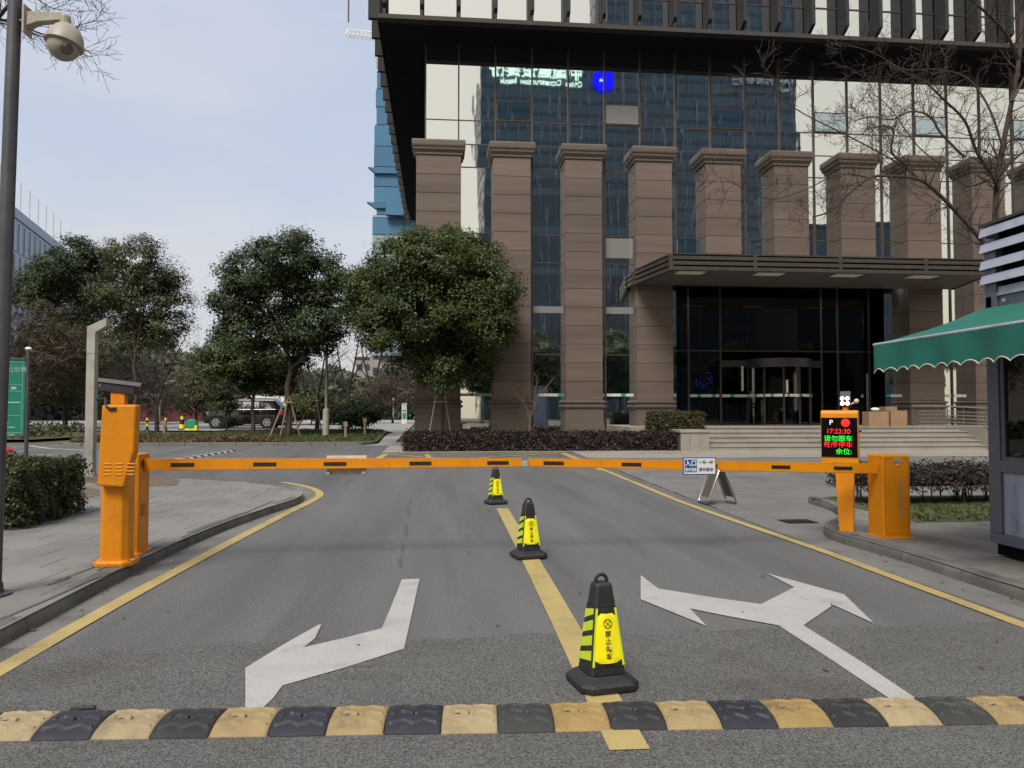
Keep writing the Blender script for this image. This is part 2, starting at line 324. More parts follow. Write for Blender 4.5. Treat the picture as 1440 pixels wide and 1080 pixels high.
# ------------------------------------------------------------------ mesh tools
class MB:
    def __init__(s): s.v = []; s.f = []; s.m = []
    def add(s, vs, fs, m=0):
        o = len(s.v); s.v += [tuple(p) for p in vs]
        s.f += [tuple(i + o for i in f) for f in fs]; s.m += [m] * len(fs); return s
    def box(s, x0, x1, y0, y1, z0, z1, m=0, mat=None):
        vs = [Vector(p) for p in ((x0, y0, z0), (x1, y0, z0), (x1, y1, z0), (x0, y1, z0), (x0, y0, z1), (x1, y0, z1), (x1, y1, z1), (x0, y1, z1))]
        if mat: vs = [mat @ p for p in vs]
        return s.add(vs, [(3, 2, 1, 0), (4, 5, 6, 7), (0, 1, 5, 4), (1, 2, 6, 5), (2, 3, 7, 6), (3, 0, 4, 7)], m)
    def poly(s, pts, m=0): return s.add(pts, [tuple(range(len(pts)))], m)
    def prism(s, pts, vec, m=0):
        n = len(pts); vec = Vector(vec); a = [Vector(p) for p in pts]; b = [p + vec for p in a]
        fs = [tuple(reversed(range(n))), tuple(range(n, 2 * n))] + [(i, (i + 1) % n, n + (i + 1) % n, n + i) for i in range(n)]
        return s.add(a + b, fs, m)
    def loft(s, rings, m=0, caps=True, close=True):
        n = len(rings[0]); vs = [p for r in rings for p in r]; fs = []
        for k in range(len(rings) - 1):
            for i in range(n if close else n - 1):
                j = (i + 1) % n
                fs.append((k * n + i, k * n + j, (k + 1) * n + j, (k + 1) * n + i))
        if caps:
            fs.append(tuple(reversed(range(n)))); fs.append(tuple((len(rings) - 1) * n + i for i in range(n)))
        return s.add(vs, fs, m)
    def tube(s, pts, r, n=8, m=0, caps=True):
        pts = [Vector(p) for p in pts]; rings = []
        rr = r if isinstance(r, (list, tuple)) else [r] * len(pts)
        prev = None
        for i, p in enumerate(pts):
            d = (pts[min(i + 1, len(pts) - 1)] - pts[max(i - 1, 0)])
            d = d.normalized() if d.length > 1e-9 else Vector((0, 0, 1))
            if prev is None:
                a = d.orthogonal().normalized()
            else:
                a = (prev - d * prev.dot(d)); a = a.normalized() if a.length > 1e-6 else d.orthogonal().normalized()
            prev = a; b = d.cross(a)
            rings.append([p + (a * math.cos(2 * PI * k / n) + b * math.sin(2 * PI * k / n)) * rr[i] for k in range(n)])
        return s.loft(rings, m, caps)
    def lathe(s, prof, n=16, c=(0, 0, 0), m=0, mat=None):
        c = Vector(c)
        rings = [[Vector((r * math.cos(2 * PI * k / n), r * math.sin(2 * PI * k / n), z)) for k in range(n)] for r, z in prof]
        rings = [[(mat @ p if mat else p) + c for p in r] for r in rings]
        return s.loft(rings, m)
    def rects(s, x0, x1, y0, y1, prof, m=0):
        """rectangular rings (offset, z) stacked: mouldings"""
        rings = [[(x0 - o, y0 - o, z), (x1 + o, y0 - o, z), (x1 + o, y1 + o, z), (x0 - o, y1 + o, z)] for o, z in prof]
        return s.loft(rings, m)
    def ball(s, c, r, n=12, m=0, sz=1.0):
        prof = [(max(1e-4, r * math.sin(PI * k / (n // 2))), -r * sz * math.cos(PI * k / (n // 2))) for k in range(n // 2 + 1)]
        return s.lathe(prof, n, c, m)
    def mesh(s, name, mats, smooth=False, bevel=0, off=(0, 0, 0), seg=2, angle=35):
        me = bpy.data.meshes.new(name)
        ox, oy, oz = off
        me.from_pydata([(p[0] - ox, p[1] - oy, p[2] - oz) for p in s.v], [], s.f)
        mats = mats if isinstance(mats, (list, tuple)) else [mats]
        for k in mats: me.materials.append(MT[k] if isinstance(k, str) else k)
        if len(mats) > 1: me.polygons.foreach_set('material_index', s.m)
        bm = bmesh.new(); bm.from_mesh(me)
        bmesh.ops.recalc_face_normals(bm, faces=bm.faces)
        if bevel:
            es = [e for e in bm.edges if len(e.link_faces) == 2 and e.calc_face_angle(0) > rad(30)]
            bmesh.ops.bevel(bm, geom=es, offset=bevel, segments=seg, affect='EDGES', profile=.5, clamp_overlap=True)
        bm.to_mesh(me); bm.free()
        if smooth:
            me.polygons.foreach_set('use_smooth', [True] * len(me.polygons)); me.set_sharp_from_angle(angle=rad(angle))
        me.update()
        return me

def worldloc(o):
    v = Vector((0, 0, 0))
    while o: v += o.location; o = o.parent
    return v
def link(name, me, parent=None, loc=None):
    o = bpy.data.objects.new(name, me); COL.objects.link(o)
    if parent: o.parent = parent
    if loc is not None: o.location = loc
    return o
def part(name, mb, mats, parent=None, local=False, **k):
    """a mesh part; vertices in world coordinates unless local"""
    off = (0, 0, 0) if (local or parent is None) else worldloc(parent)
    return link(name, mb.mesh(name, mats, off=off, **k), parent)
def tag(o, label, cat, group=None):
    o['label'] = label; o['category'] = cat
    if group: o['group'] = group
    return o
def thing(name, label, cat, loc=(0, 0, 0), rz=0, group=None):
    o = bpy.data.objects.new(name, None); COL.objects.link(o); o.location = loc; o.rotation_euler = (0, 0, rz)
    o.empty_display_size = .3
    return tag(o, label, cat, group)
def struct(o): o['kind'] = 'structure'; return o
def stuff(o): o['kind'] = 'stuff'; return o
def copy_tree(o, parent=None):
    c = o.copy(); COL.objects.link(c); c.parent = parent
    for ch in [x for x in COL.objects if x.parent == o]: copy_tree(ch, c)
    return c
def sheet(name, pts, h, mat, parent=None, kind=True, over=0.0):
    """flat ground piece that follows the rise of the site"""
    bm = bmesh.new(); q_ = []
    for p in pts:
        p = Vector((p[0], p[1], 0))
        if not q_ or (p - q_[-1]).length > 1e-4: q_.append(p)
    vs = [bm.verts.new(p) for p in q_]
    for t3 in tessellate_polygon([q_]):
        a, b, c = (q_[i] for i in t3)
        if abs((b - a).cross(c - a).z) > 1e-7: bm.faces.new([vs[i] for i in t3])
    for yy in (14.0, 59.88):
        bmesh.ops.bisect_plane(bm, geom=bm.verts[:] + bm.edges[:] + bm.faces[:], plane_co=(0, yy, 0), plane_no=(0, 1, 0), dist=1e-5)
    for v in bm.verts: v.co.z = zt(v.co.y) + h
    bmesh.ops.recalc_face_normals(bm, faces=bm.faces)
    for f in bm.faces:
        if f.normal.z < 0: f.normal_flip()
    me = bpy.data.meshes.new(name); off = worldloc(parent) if parent else Vector((0, 0, 0))
    for v in bm.verts: v.co -= off
    bm.to_mesh(me); bm.free(); me.materials.append(MT[mat])
    o = link(name, me, parent)
    if kind and not parent: struct(o)
    return o
def rect(x0, x1, y0, y1): return [(x0, y0), (x1, y0), (x1, y1), (x0, y1)]
def ribbon(pts, wd, side=0):
    """polygon of a painted line of width wd along a path; side -1..1 shifts it"""
    L, R = [], []
    for i, p in enumerate(pts):
        a = Vector(pts[max(i - 1, 0)][:2]); b = Vector(pts[min(i + 1, len(pts) - 1)][:2]); d = (b - a).normalized()
        n = Vector((-d.y, d.x)); q = Vector(p[:2])
        L.append(q + n * wd * (.5 + side * .5)); R.append(q - n * wd * (.5 - side * .5))
    return L + R[::-1]

_glyph = {}
def lettering(body, size, mat, parent, M4, name='lettering', ext=.0008, bold=0.0, sx=1.0):
    key = (body, ext, bold)
    if key not in _glyph:
        c = bpy.data.curves.new('text', 'FONT'); c.body = body; c.size = 1; c.align_x = 'CENTER'; c.align_y = 'CENTER'
        c.extrude = ext; c.offset = bold; c.resolution_u = 3
        o = bpy.data.objects.new('text', c); COL.objects.link(o); bpy.context.view_layer.update()
        me = bpy.data.meshes.new_from_object(o.evaluated_get(bpy.context.evaluated_depsgraph_get()))
        bpy.data.objects.remove(o); bpy.data.curves.remove(c); _glyph[key] = me
    me = _glyph[key].copy(); me.name = name
    me.transform(M4 @ Matrix.Diagonal((size * sx, size, size, 1)))
    me.materials.clear(); me.materials.append(MT[mat])
    return link(name, me, parent)
def facing(loc, right=(1, 0, 0), up=(0, 0, 1)):
    r = Vector(right).normalized(); u = Vector(up).normalized(); n = r.cross(u)
    return Matrix((( r.x, u.x, n.x, loc[0]), (r.y, u.y, n.y, loc[1]), (r.z, u.z, n.z, loc[2]), (0, 0, 0, 1)))

# ---- foliage
def leaves_mesh(name, c, nrm, size, aspect, mat, rng, off=(0, 0, 0), svar=.35, extra=None):
    """one small kite-shaped face per leaf"""
    n = len(c); nrm = nrm / np.maximum(1e-6, np.linalg.norm(nrm, axis=1, keepdims=True))
    t = rng.normal(size=(n, 3)); t -= nrm * (t * nrm).sum(1, keepdims=True); t /= np.maximum(1e-6, np.linalg.norm(t, axis=1, keepdims=True))
    b = np.cross(nrm, t); s = size * (1 + svar * rng.uniform(-1, 1, (n, 1)))
    v = np.empty((n, 4, 3))
    v[:, 0] = c - t * s * .5; v[:, 1] = c + b * s * aspect * .5; v[:, 2] = c + t * s * .5 - nrm * s * .15; v[:, 3] = c - b * s * aspect * .5
    v = v.reshape(-1, 3) - np.array(off)
    ev, ef, em = ([], [], []) if extra is None else (extra.v, extra.f, extra.m)
    me = bpy.data.meshes.new(name)
    nv, nf = n * 4, n
    extra_l = sum(len(f) for f in ef)
    me.vertices.add(nv + len(ev)); me.loops.add(nf * 4 + extra_l); me.polygons.add(nf + len(ef))
    allv = np.concatenate([v, np.array(ev).reshape(-1, 3) - np.array(off)]) if ev else v
    me.vertices.foreach_set('co', allv.ravel())
    idx = list(range(nv)); starts = list(range(0, nf * 4, 4)); k = nf * 4
    for f in ef:
        starts.append(k); idx += [i + nv for i in f]; k += len(f)
    me.loops.foreach_set('vertex_index', idx); me.polygons.foreach_set('loop_start', starts)
    for q in (mat if isinstance(mat, (list, tuple)) else [mat]): me.materials.append(MT[q])
    if ef: me.polygons.foreach_set('material_index', [0] * nf + [1] * len(ef))
    me.update(calc_edges=True); me.validate()
    return me
def crown_points(clumps, n, rng, sub=.42, per=55, shell=.72):
    """leaf places: clumps (centre, radius or 3 radii) carry many small tufts on and near their surface"""
    cs = np.array([c[0] for c in clumps], float)
    rs = np.array([c[1] if isinstance(c[1], (tuple, list)) else (c[1],) * 3 for c in clumps], float)
    wgt = (rs.prod(1)) ** (2 / 3); nt_ = max(1, n // per)
    k = rng.choice(len(cs), nt_, p=wgt / wgt.sum())
    d = rng.normal(size=(nt_, 3)); d /= np.linalg.norm(d, axis=1, keepdims=True)
    rr = shell + (1 - shell) * rng.uniform(0, 1.25, (nt_, 1))
    tuft = cs[k] + d * rs[k] * rr
    own = np.repeat(np.arange(nt_), per)
    m = len(own); spread = np.clip(rng.normal(size=(m, 3)), -1.9, 1.9) * np.array([1, 1, .62]) * sub * .5 * np.repeat(rng.uniform(.65, 1.45, (nt_, 1)), per, axis=0)
    pts = tuft[own] + spread
    nr = d[own] * .5 + spread / sub * .7 + np.array([0, 0, .75]) + rng.normal(size=(m, 3)) * .42
    return pts, nr
def limb_tubes(mb, base, top, clumps, r0, rng, n=7):
    base = Vector(base); top = Vector(top)
    k = 6; pts = []; rr = []
    for i in range(k + 1):
        t = i / k; p = base.lerp(top, t)
        if 0 < i: p += Vector((rng.normal() * r0 * .35, rng.normal() * r0 * .35, 0))
        pts.append(p); rr.append(r0 * (1.25 if i == 0 else 1 - .45 * t))
    mb.tube(pts, rr, n)
    for c in clumps:
        c = Vector(c[0]); st = pts[int(rng.integers(k - 2, k + 1))]
        mid = st.lerp(c, .5) + Vector((rng.normal() * .15, rng.normal() * .15, -.12))
        mb.tube([st, mid, c], [r0 * .42, r0 * .28, r0 * .1], 5)
def tree(name, label, cat, base, top, clumps, r0, nleaf, leaf, lsize, seed, bark='bark', group=None, sub=.42, per=55, aspect=.5, shell=.72):
    rng = np.random.default_rng(seed)
    t = thing(name, label, cat, base, 0, group)
    mb = MB(); limb_tubes(mb, Vector(base) - Vector((0, 0, .08)), top, clumps, r0, rng)
    part('trunk', mb, bark, t, smooth=True)
    p, nr = crown_points(clumps, nleaf, rng, sub, per, shell)
    me = leaves_mesh('crown', p, nr, lsize, aspect, leaf, rng, off=base)
    link('crown', me, t)
    return t
def branch(mb, p, d, L, r, depth, rng, bend=.25, up=.12, kids=(3, 5), ratio=.6, n=5, rmin=.003):
    """a bare limb with side twigs"""
    k = 4; pts = [Vector(p)]; d = Vector(d).normalized()
    for i in range(k):
        d = (d + Vector((rng.normal(), rng.normal(), rng.normal())) * bend * .5 + Vector((0, 0, up * .3))).normalized()
        pts.append(pts[-1] + d * L / k)
    rr = [max(rmin, r * (1 - .7 * i / k)) for i in range(k + 1)]
    mb.tube(pts, rr, n if r > .012 else (4 if r > .007 else 3), caps=False)
    if depth <= 0: return
    for j in range(int(rng.integers(kids[0], kids[1] + 1))):
        t = rng.uniform(.25, 1.0); i = min(k - 1, int(t * k)); q = pts[i].lerp(pts[i + 1], t * k - i)
        a = (pts[i + 1] - pts[i]).normalized(); o = a.orthogonal().normalized(); o.rotate(Matrix.Rotation(rng.uniform(0, 2 * PI), 3, a))
        nd = a * rng.uniform(.5, .9) + o * rng.uniform(.5, .9)
        branch(mb, q, nd, L * ratio * rng.uniform(.7, 1.2), max(rmin, rr[i] * .62), depth - 1, rng, bend, up, kids, ratio, n, rmin)
def hedge(name, label, x0, x1, y0, y1, z0, z1, leaf, seed, dens, lsize, stems=0.0, wob=.05, cat='hedge', group=None):
    rng = np.random.default_rng(seed)
    t = thing(name, label, cat, ((x0 + x1) / 2, (y0 + y1) / 2, z0), 0, group)
    zb = z0 + stems
    core = MB(); core.rects(x0 + .1, x1 - .1, y0 + .1, y1 - .1, [(-.06, zb + .08), (0, zb + .16), (0, z1 - .12), (-.05, z1 - .08)], 1)
    A = [(x1 - x0) * (y1 - y0), (x1 - x0) * (z1 - zb), (x1 - x0) * (z1 - zb), (y1 - y0) * (z1 - zb), (y1 - y0) * (z1 - zb)]
    ps, ns = [], []
    for i, a in enumerate(A):
        n = int(a * dens); u = rng.uniform(0, 1, n); v = rng.uniform(0, 1, n); dep = rng.normal(0, wob, n)
        bumps = .05 * np.sin(u * (x1 - x0) * 5.1 + seed) * np.sin(v * 7 + seed) + .03 * np.sin(u * (x1 - x0) * 13 + v * 5)
        dep = dep + bumps - .02
        x = x0 + u * (x1 - x0); y = y0 + u * (y1 - y0); zz = zb + v * (z1 - zb)
        if i == 0: p = np.stack([x, y0 + v * (y1 - y0), z1 + dep * .8], 1); nn = np.array([0, 0, 1.])
        elif i == 1: p = np.stack([x, y0 - dep, zz], 1); nn = np.array([0, -1., .35])
        elif i == 2: p = np.stack([x, y1 + dep, zz], 1); nn = np.array([0, 1., .35])
        elif i == 3: p = np.stack([x0 - dep, y, zz], 1); nn = np.array([-1., 0, .35])
        else: p = np.stack([x1 + dep, y, zz], 1); nn = np.array([1., 0, .35])
        ps.append(p); ns.append(nn + rng.normal(0, .6, (n, 3)))
    me = leaves_mesh('foliage', np.concatenate(ps), np.concatenate(ns), lsize, .55, [leaf, 'hedge_core'], rng, off=t.location, extra=core)
    link('foliage', me, t)
    mb = MB()
    for k in range(int((x1 - x0) * (10 if stems else 2)) + 2):
        x = rng.uniform(x0 + .1, x1 - .1); y = rng.uniform(y0 + .08, y1 - .08)
        mb.tube([(x, y, z0 - .04), (x + rng.normal() * .05, y + rng.normal() * .04, zb + .2)], [.012, .007], 4)
        if stems:
            mb.tube([(x, y, z0 + .05), (x + rng.normal() * .14, y + rng.normal() * .08, zb + .16)], [.007, .004], 3)
    stuff(part('stems', mb, 'bark_dark', t))
    return t

# ================================================================== THE SETTING
sheet('ground', rect(-500, 500, -300, 700), -.06, 'earth')
road = sheet('road', [(-3.6, -60), (4.75, -60), (4.75, 19.9), (-3.6, 19.9)], 0, 'asphalt')
sheet('cross_road', [(-120, 16.5), (-3.6, 16.5), (-3.6, 19.9), (4.75, 19.9), (4.75, 27.3), (-1.8, 27.3), (-1.8, 33.5), (-120, 33.5)], 0, 'asphalt')
_r = random.Random(7); mb = MB(); ye = [5.72 + .04 * math.sin(k * .5) + _r.uniform(-.03, .03) for k in range(54)]
for k in range(53): mb.poly([(-3.4 + .15 * k, -50, .004), (-3.25 + .15 * k, -50, .004), (-3.25 + .15 * k, ye[k + 1], .004), (-3.4 + .15 * k, ye[k], .004)])
struct(part('coarse_road_patch', mb, 'coarse_asphalt'))

KL = [(-3.02, -6), (-3.04, 2), (-3.08, 6), (-3.12, 9), (-3.0, 11), (-2.78, 12.6), (-2.56, 13.8), (-2.5, 14.5), (-2.62, 15.2), (-2.95, 15.9), (-3.6, 16.7), (-4.8, 17.5), (-7, 18.4), (-10, 19.0), (-16, 19.4), (-34, 19.6)]
YL = [(-2.84, -6), (-2.80, 5.2), (-2.74, 7.8), (-2.62, 10.3), (-2.45, 13.4), (-2.34, 14.5), (-2.30, 15.4), (-2.48, 16.2), (-2.9, 17.1), (-3.55, 17.9)]
KR = [(5.04, -6), (5.06, 6.3), (5.12, 7.8), (5.1, 8.7), (5.04, 9.3), (5.1, 9.8), (5.32, 10.3), (5.75, 10.75), (6.2, 11.4), (6.55, 12.3), (6.7, 13.5)]
def dense(path, step):
    out = []
    for a, b in zip(path[:-1], path[1:]):
        a, b = Vector(a), Vector(b); n = max(1, round((b - a).length / step))
        out += [a.lerp(b, i / n) for i in range(n)]
    return out + [Vector(path[-1])]
def smooth_path(path, it=2):
    p = [Vector(q) for q in path]
    for _ in range(it):
        q = [p[0]]
        for a, b in zip(p[:-1], p[1:]): q += [a.lerp(b, .25), a.lerp(b, .75)]
        p = q + [p[-1]]
    return p
KLs, YLs, KRs = smooth_path(KL), smooth_path(YL), smooth_path(KR)
sheet('gutter', [tuple(p) for p in KLs if p.x > -4.0] + [(-3.62, 17.6)] + [tuple(p) for p in YLs[::-1] if p.y < 17.3], .003, 'gutter')
sheet('gutter', [(4.62, -6), (4.64, 6), (4.6, 8.6), (4.62, 9.6), (4.85, 10.5), (5.25, 11.25), (5.8, 11.6)] + [tuple(p) for p in KRs if p.y < 11.1][::-1], .003, 'gutter')
lp = sheet('pavement', [tuple(p) for p in KLs] + [(-34, -6)], .1205, 'paver')
rp = sheet('concrete_island', [tuple(p) for p in KRs] + [(30, 13.5), (30, -6)], .118, 'concrete')
plaza = sheet('plaza', [(4.78, 9.9), (30, 9.9), (30, 24.2), (4.78, 24.2)], .002, 'plaza')
sheet('forecourt', [(4.75, 24.2), (45, 24.2), (45, 27.6), (4.75, 27.6)], .012, 'granite')
sheet('frontage_pavement', [(-2.0, 27.3), (4.75, 27.3), (4.75, 27.6), (45, 27.6), (45, 34), (-2.0, 34)], .016, 'granite')

# kerb stones, each its own piece
def kerb(path, parent, side, step, h=.12, wdt=.15, seed=1):
    rng = random.Random(seed); pts = []
    acc = dense(path, .09); run = 0; stones = [[acc[0]]]
    for a, b in zip(acc[:-1], acc[1:]):
        run += (b - a).length; stones[-1].append(b)
        if run >= step: run = 0; stones.append([b])
    off = worldloc(parent)
    for st in stones:
        if len(st) < 3: continue
        if st[-1].y < 2.5 or (st[-1].x < -14): continue
        rings = []; jt = rng.uniform(-.004, .004); ho = rng.uniform(-.006, .004)
        for i, p in enumerate(st):
            d = (st[min(i + 1, len(st) - 1)] - st[max(i - 1, 0)]).normalized(); n = Vector((-d.y, d.x)) * side
            q = p.copy()
            if i == 0: q += d * .005
            if i == len(st) - 1: q -= d * .005
            zz = zt(q.y)
            prof = [(-.012 + jt, -.05), (-.012 + jt, h * .45), (0 + jt, h * .78), (.014 + jt, h * .93), (.035 + jt, h + ho + .004), (wdt, h + ho + .004), (wdt, -.05)]
            rings.append([(q.x + n.x * a, q.y + n.y * a, zz + z) for a, z in prof])
        mb = MB(); mb.loft(rings)
        o = part('kerb_stone', mb, 'kerb', parent, smooth=True, angle=50)
kerb(KLs, lp, 1, .98, seed=3)
kerb(KRs, rp, -1, .98, h=.125, seed=4)

# paving slabs
def inside(p, poly):
    c = False
    for (x0, y0), (x1, y1) in zip(poly, poly[1:] + poly[:1]):
        if (y0 > p[1]) != (y1 > p[1]) and p[0] < (x1 - x0) * (p[1] - y0) / (y1 - y0) + x0: c = not c
    return c
def slabs(parent, x0, x1, y0, y1, dx, dy, top, mat, test, gap=.008, th=.03, seed=1, jit=.003):
    rng = random.Random(seed); off = worldloc(parent); cache = {}
    def get(fl):
        if fl not in cache:
            mb = MB(); a, b = dx / 2 - gap / 2, dy / 2 - gap / 2; e = .006
            mb.loft([[(-a, -b, -th), (a, -b, -th), (a, b, -th), (-a, b, -th)], [(-a, -b, -e), (a, -b, -e), (a, b, -e), (-a, b, -e)],
                     [(-a + e, -b + e, 0), (a - e, -b + e, 0), (a - e, b - e, 0), (-a + e, b - e, 0)]])
            cache[fl] = mb.mesh('paving_slab', mat)
        return cache[fl]
    nx, ny = int((x1 - x0) / dx), int((y1 - y0) / dy)
    for j in range(ny):
        sh = .5 * dx * (j % 2)
        for i in range(nx):
            x, y = x0 + (i + .5) * dx + sh, y0 + (j + .5) * dy
            if not test(x, y, dx / 2, dy / 2): continue
            o = link('paving_slab', get(0), parent, (x, y, zt(y) + top + rng.uniform(-jit, jit)))
            o.rotation_euler = (math.atan(.017) if y > 14 else 0, rng.uniform(-.002, .002), 0)
LPOLY = [tuple(p) for p in KLs] + [(-34, -6)]
def in_left(x, y, a, b):
    return all(inside((x + sx * (a + .16), y + sy * (b + .12)), LPOLY) for sx in (-1, 1) for sy in (-1, 1)) and x + a < -3.0
slabs(lp, -8.4, -2.4, 5.0, 18.2, .6, .6, .126, 'paver', in_left, seed=5, gap=.007, jit=.0008)
RPOLY = [tuple(p) for p in KRs] + [(30, 13.5), (30, -6)]
def in_plaza(x, y, a, b):
    return not any(inside((x + sx * (a + .1), y + sy * (b + .1)), RPOLY) for sx in (-1, 1) for sy in (-1, 1)) and x - a > 4.75 and y + b < 24.2 and not (y < 12.8 and x - a < 5.9)
slabs(plaza, 4.76, 20.5, 10.6, 24.2, 1.0, .8, .012, 'plaza', in_plaza, seed=6, th=.02, jit=.0015, gap=.012)
sheet('apron', [(4.62, 9.3), (5.02, 9.5), (5.06, 9.9), (5.3, 10.42), (5.74, 10.9), (6.1, 11.5), (6.45, 12.3), (6.5, 12.9), (4.72, 12.9)], .006, 'plaza', plaza)

# soil strips on the left pavement
sheet('soil', [G(u, v, .1)[:2] for u, v in ((78, 672), (140, 668), (212, 672), (252, 676), (250, 684), (210, 686), (140, 684), (118, 678), (100, 676))], .131, 'soil')
sheet('soil', [G(u, v, .1)[:2] for u, v in ((77, 685), (100, 684), (139, 690), (140, 699), (110, 704), (78, 706))], .131, 'soil')

r_ = random.Random(8)
def blot(u, v, a, b, h, mat, nm): sheet(nm, [(min(q_.x, -3.275 + .004 * r_.random()), q_.y) for q_ in (G(u + a * (.65 + .35 * r_.random()) * math.cos(2 * PI * k / 14), v + b * (.6 + .4 * r_.random()) * math.sin(2 * PI * k / 14), .12) for k in range(14))], h, mat)
blot(165, 792, 52, 13, .1285, 'dust', 'mortar_patch'); blot(206, 776, 14, 5, .1292, 'granite', 'mortar_patch')
for pts, w_ in (([(76, 817), (110, 806), (140, 794)], .02), ([(66, 823), (84, 818), (98, 811)], .03), ([(0, 871), (60, 846), (120, 819), (178, 797)], .018), ([(255, 756), (300, 738), (345, 721), (385, 704)], .02)):
    sheet('pavement_crack', ribbon([G(u, v, .126)[:2] for u, v in pts], w_), .1298, 'joint')
# painted markings
def mark(name, pts, mat, h): return sheet(name, pts, h, mat)
mark('edge_line', ribbon(YLs, .15), 'line_yellow', .009)
mark('edge_line', ribbon([(4.50, -6), (4.50, 5.6), (4.54, 8.8), (4.45, 12.3), (4.38, 20), (4.40, 25.3)], .13), 'line_yellow', .010)
mark('centre_line', ribbon([(.93, 3.74), (.98, 6), (1.03, 9), (1.08, 13.2)], .2), 'line_yellow', .009)
mark('arrow_marking', [G(u, v)[:2] for u, v in ((565, 816), (590, 815), (579, 866), (568, 914), (480, 942), (397, 966), (384, 984), (362, 1004), (345, 1004), (345, 941), (400, 907), (448, 880), (452, 880), (443, 899), (427, 912), (487, 898), (537, 885), (551, 852))], 'line_white', .009)
mark('arrow_marking', [G(u, v)[:2] for u, v in ((901, 810), (926, 829), (1000, 841), (1070, 851), (1117, 827), (1078, 807), (1187, 837), (1229, 878), (1172, 852), (1130, 881), (1208, 930), (1300, 992), (1262, 992), (1170, 930), (1095, 881), (1030, 869), (970, 857), (994, 882), (945, 862), (901, 844))], 'line_white', .009)
def line(px, wd, mat='line_yellow', h=.010): mark('box_junction_line', ribbon([G(u, v)[:2] for u, v in px], wd), mat, h)
line([(543, 638), (670, 637.4), (795, 637)], .22)
line([(514, 656), (543, 638.4)], .22, h=.006); line([(792, 637.4), (848, 662)], .22, h=.006)
line([(546, 639), (620, 645), (700, 654)], .16, h=.007); line([(612, 653), (690, 643), (786, 638)], .16, h=.014); line([(600, 639), (610, 652)], .16, h=.003)
mark('lane_line', ribbon([G(u, v)[:2] for u, v in ((318, 646), (432, 645))], .14), 'line_white', .008)
mark('lane_line', ribbon([G(u, v)[:2] for u, v in ((44, 640), (76, 640.5))], .22), 'line_white', .008)
mark('lane_line', ribbon([G(u, v)[:2] for u, v in ((40, 627), (70, 631), (130, 634))], .2), 'line_white', .008)

r_ = random.Random(31)
for (u, v, a, b) in ((571, 745, 4, 13), (566, 772, 3, 8), (563, 790, 4, 9), (574, 718, 3, 9), (577, 704, 2, 6), (510, 936, 22, 4), (536, 887, 9, 3), (173, 869, 3, 3), (700, 880, 4, 2)):
    n_ = 11; sheet('oil_stain', [G(u + a * (.6 + .4 * r_.random()) * math.cos(2 * PI * k / n_), v + b * (.5 + .5 * r_.random()) * math.sin(2 * PI * k / n_))[:2] for k in range(n_)], .0065, 'stain')
rg = np.random.default_rng(19); n_ = 90
xy = np.concatenate([np.column_stack([rg.uniform(-2.9, 4.6, 50), rg.uniform(4.6, 14, 50)]), np.column_stack([rg.normal(-2.95, .10, 20), rg.uniform(5, 13, 20)]), np.column_stack([rg.normal(4.9, .12, 20), rg.uniform(5, 10, 20)])])
stuff(link('leaf_litter', leaves_mesh('leaf_litter', np.column_stack([xy, np.full(n_, .018)]), np.column_stack([rg.normal(0, .3, n_), rg.normal(0, .3, n_), np.ones(n_)]), .045, .5, 'grass_dry', rg)))
# far side: lawn island, parking lot, path
LY = 31.9
lawn = sheet('lawn', [(-14.8, 32.2), (-14, LY), (-3.4, LY), (-2.6, 33), (-2.9, 44), (-4.2, 46.5), (-9.5, 46.5), (-13.5, 41), (-15.4, 35)], .10, 'lawn')
sheet('path', [(-3.3, 31.5), (-1.9, 31.5), (-1.9, 90), (-6.2, 90), (-3.9, 47), (-2.6, 44)], .010, 'pale_concrete')
sheet('parking_lot', [(-60, 47), (-3.6, 47), (-5.9, 90), (-60, 90)], .02, 'pale_concrete')
sheet('verge', [(-60, 36), (-18, 36), (-16.8, 39), (-18, 44), (-60, 44)], .08, 'lawn')
for seg, par in (([(-14.8, 32.0), (-14, LY - .1), (-3.2, LY - .1), (-2.5, 32.9)], lawn),):
    acc = dense(seg, .5); run = 0
    for i in range(0, len(acc) - 2, 2):
        a, b = acc[i], acc[i + 2]; d = (b - a).normalized(); n = Vector((-d.y, d.x))
        mb = MB(); zz = zt(a.y)
        mb.loft([[(q.x - n.x * .07, q.y - n.y * .07, zz - .05), (q.x + n.x * .07, q.y + n.y * .07, zz - .05), (q.x + n.x * .07, q.y + n.y * .07, zz + .15), (q.x - n.x * .07, q.y - n.y * .07, zz + .14)] for q in (a + d * .01, b - d * .01)])
        part('kerb_stone', mb, 'gutter', par)

# grass and dry ground cover on the island
rng = np.random.default_rng(11)
LAWNP = [(-14.5, 32.4), (-13.8, 32.05), (-3.6, 32.05), (-2.8, 33), (-3.1, 44), (-4.3, 46.2), (-9.4, 46.2), (-13.3, 41), (-15.1, 35)]
def scatter(poly, n, rng, pull=1.0):
    p = np.array(poly); lo, hi = p.min(0), p.max(0); out = []
    while len(out) < n:
        x = rng.uniform(lo[0], hi[0]); y = lo[1] + (hi[1] - lo[1]) * rng.uniform() ** pull
        if inside((x, y), poly): out.append((x, y))
    return np.array(out)
def grass(name, poly, n, size, mat, hgt, rng, pull=1.0, base=.1):
    xy = scatter(poly, n, rng, pull)
    z = np.clip((xy[:, 1] - 14) * .017, 0, .78) + base + rng.uniform(.0, hgt, n) * (.6 + .4 * np.sin(xy[:, 0] * 1.3))
    c = np.column_stack([xy, z]); nr = np.column_stack([rng.normal(0, 1, n), rng.normal(-.6, .8, n), rng.normal(.5, .4, n)])
    return stuff(link(name, leaves_mesh(name, c, nr, size, .25, mat, rng)))
grass('grass', LAWNP, 16000, .14, 'grass', .08, rng)
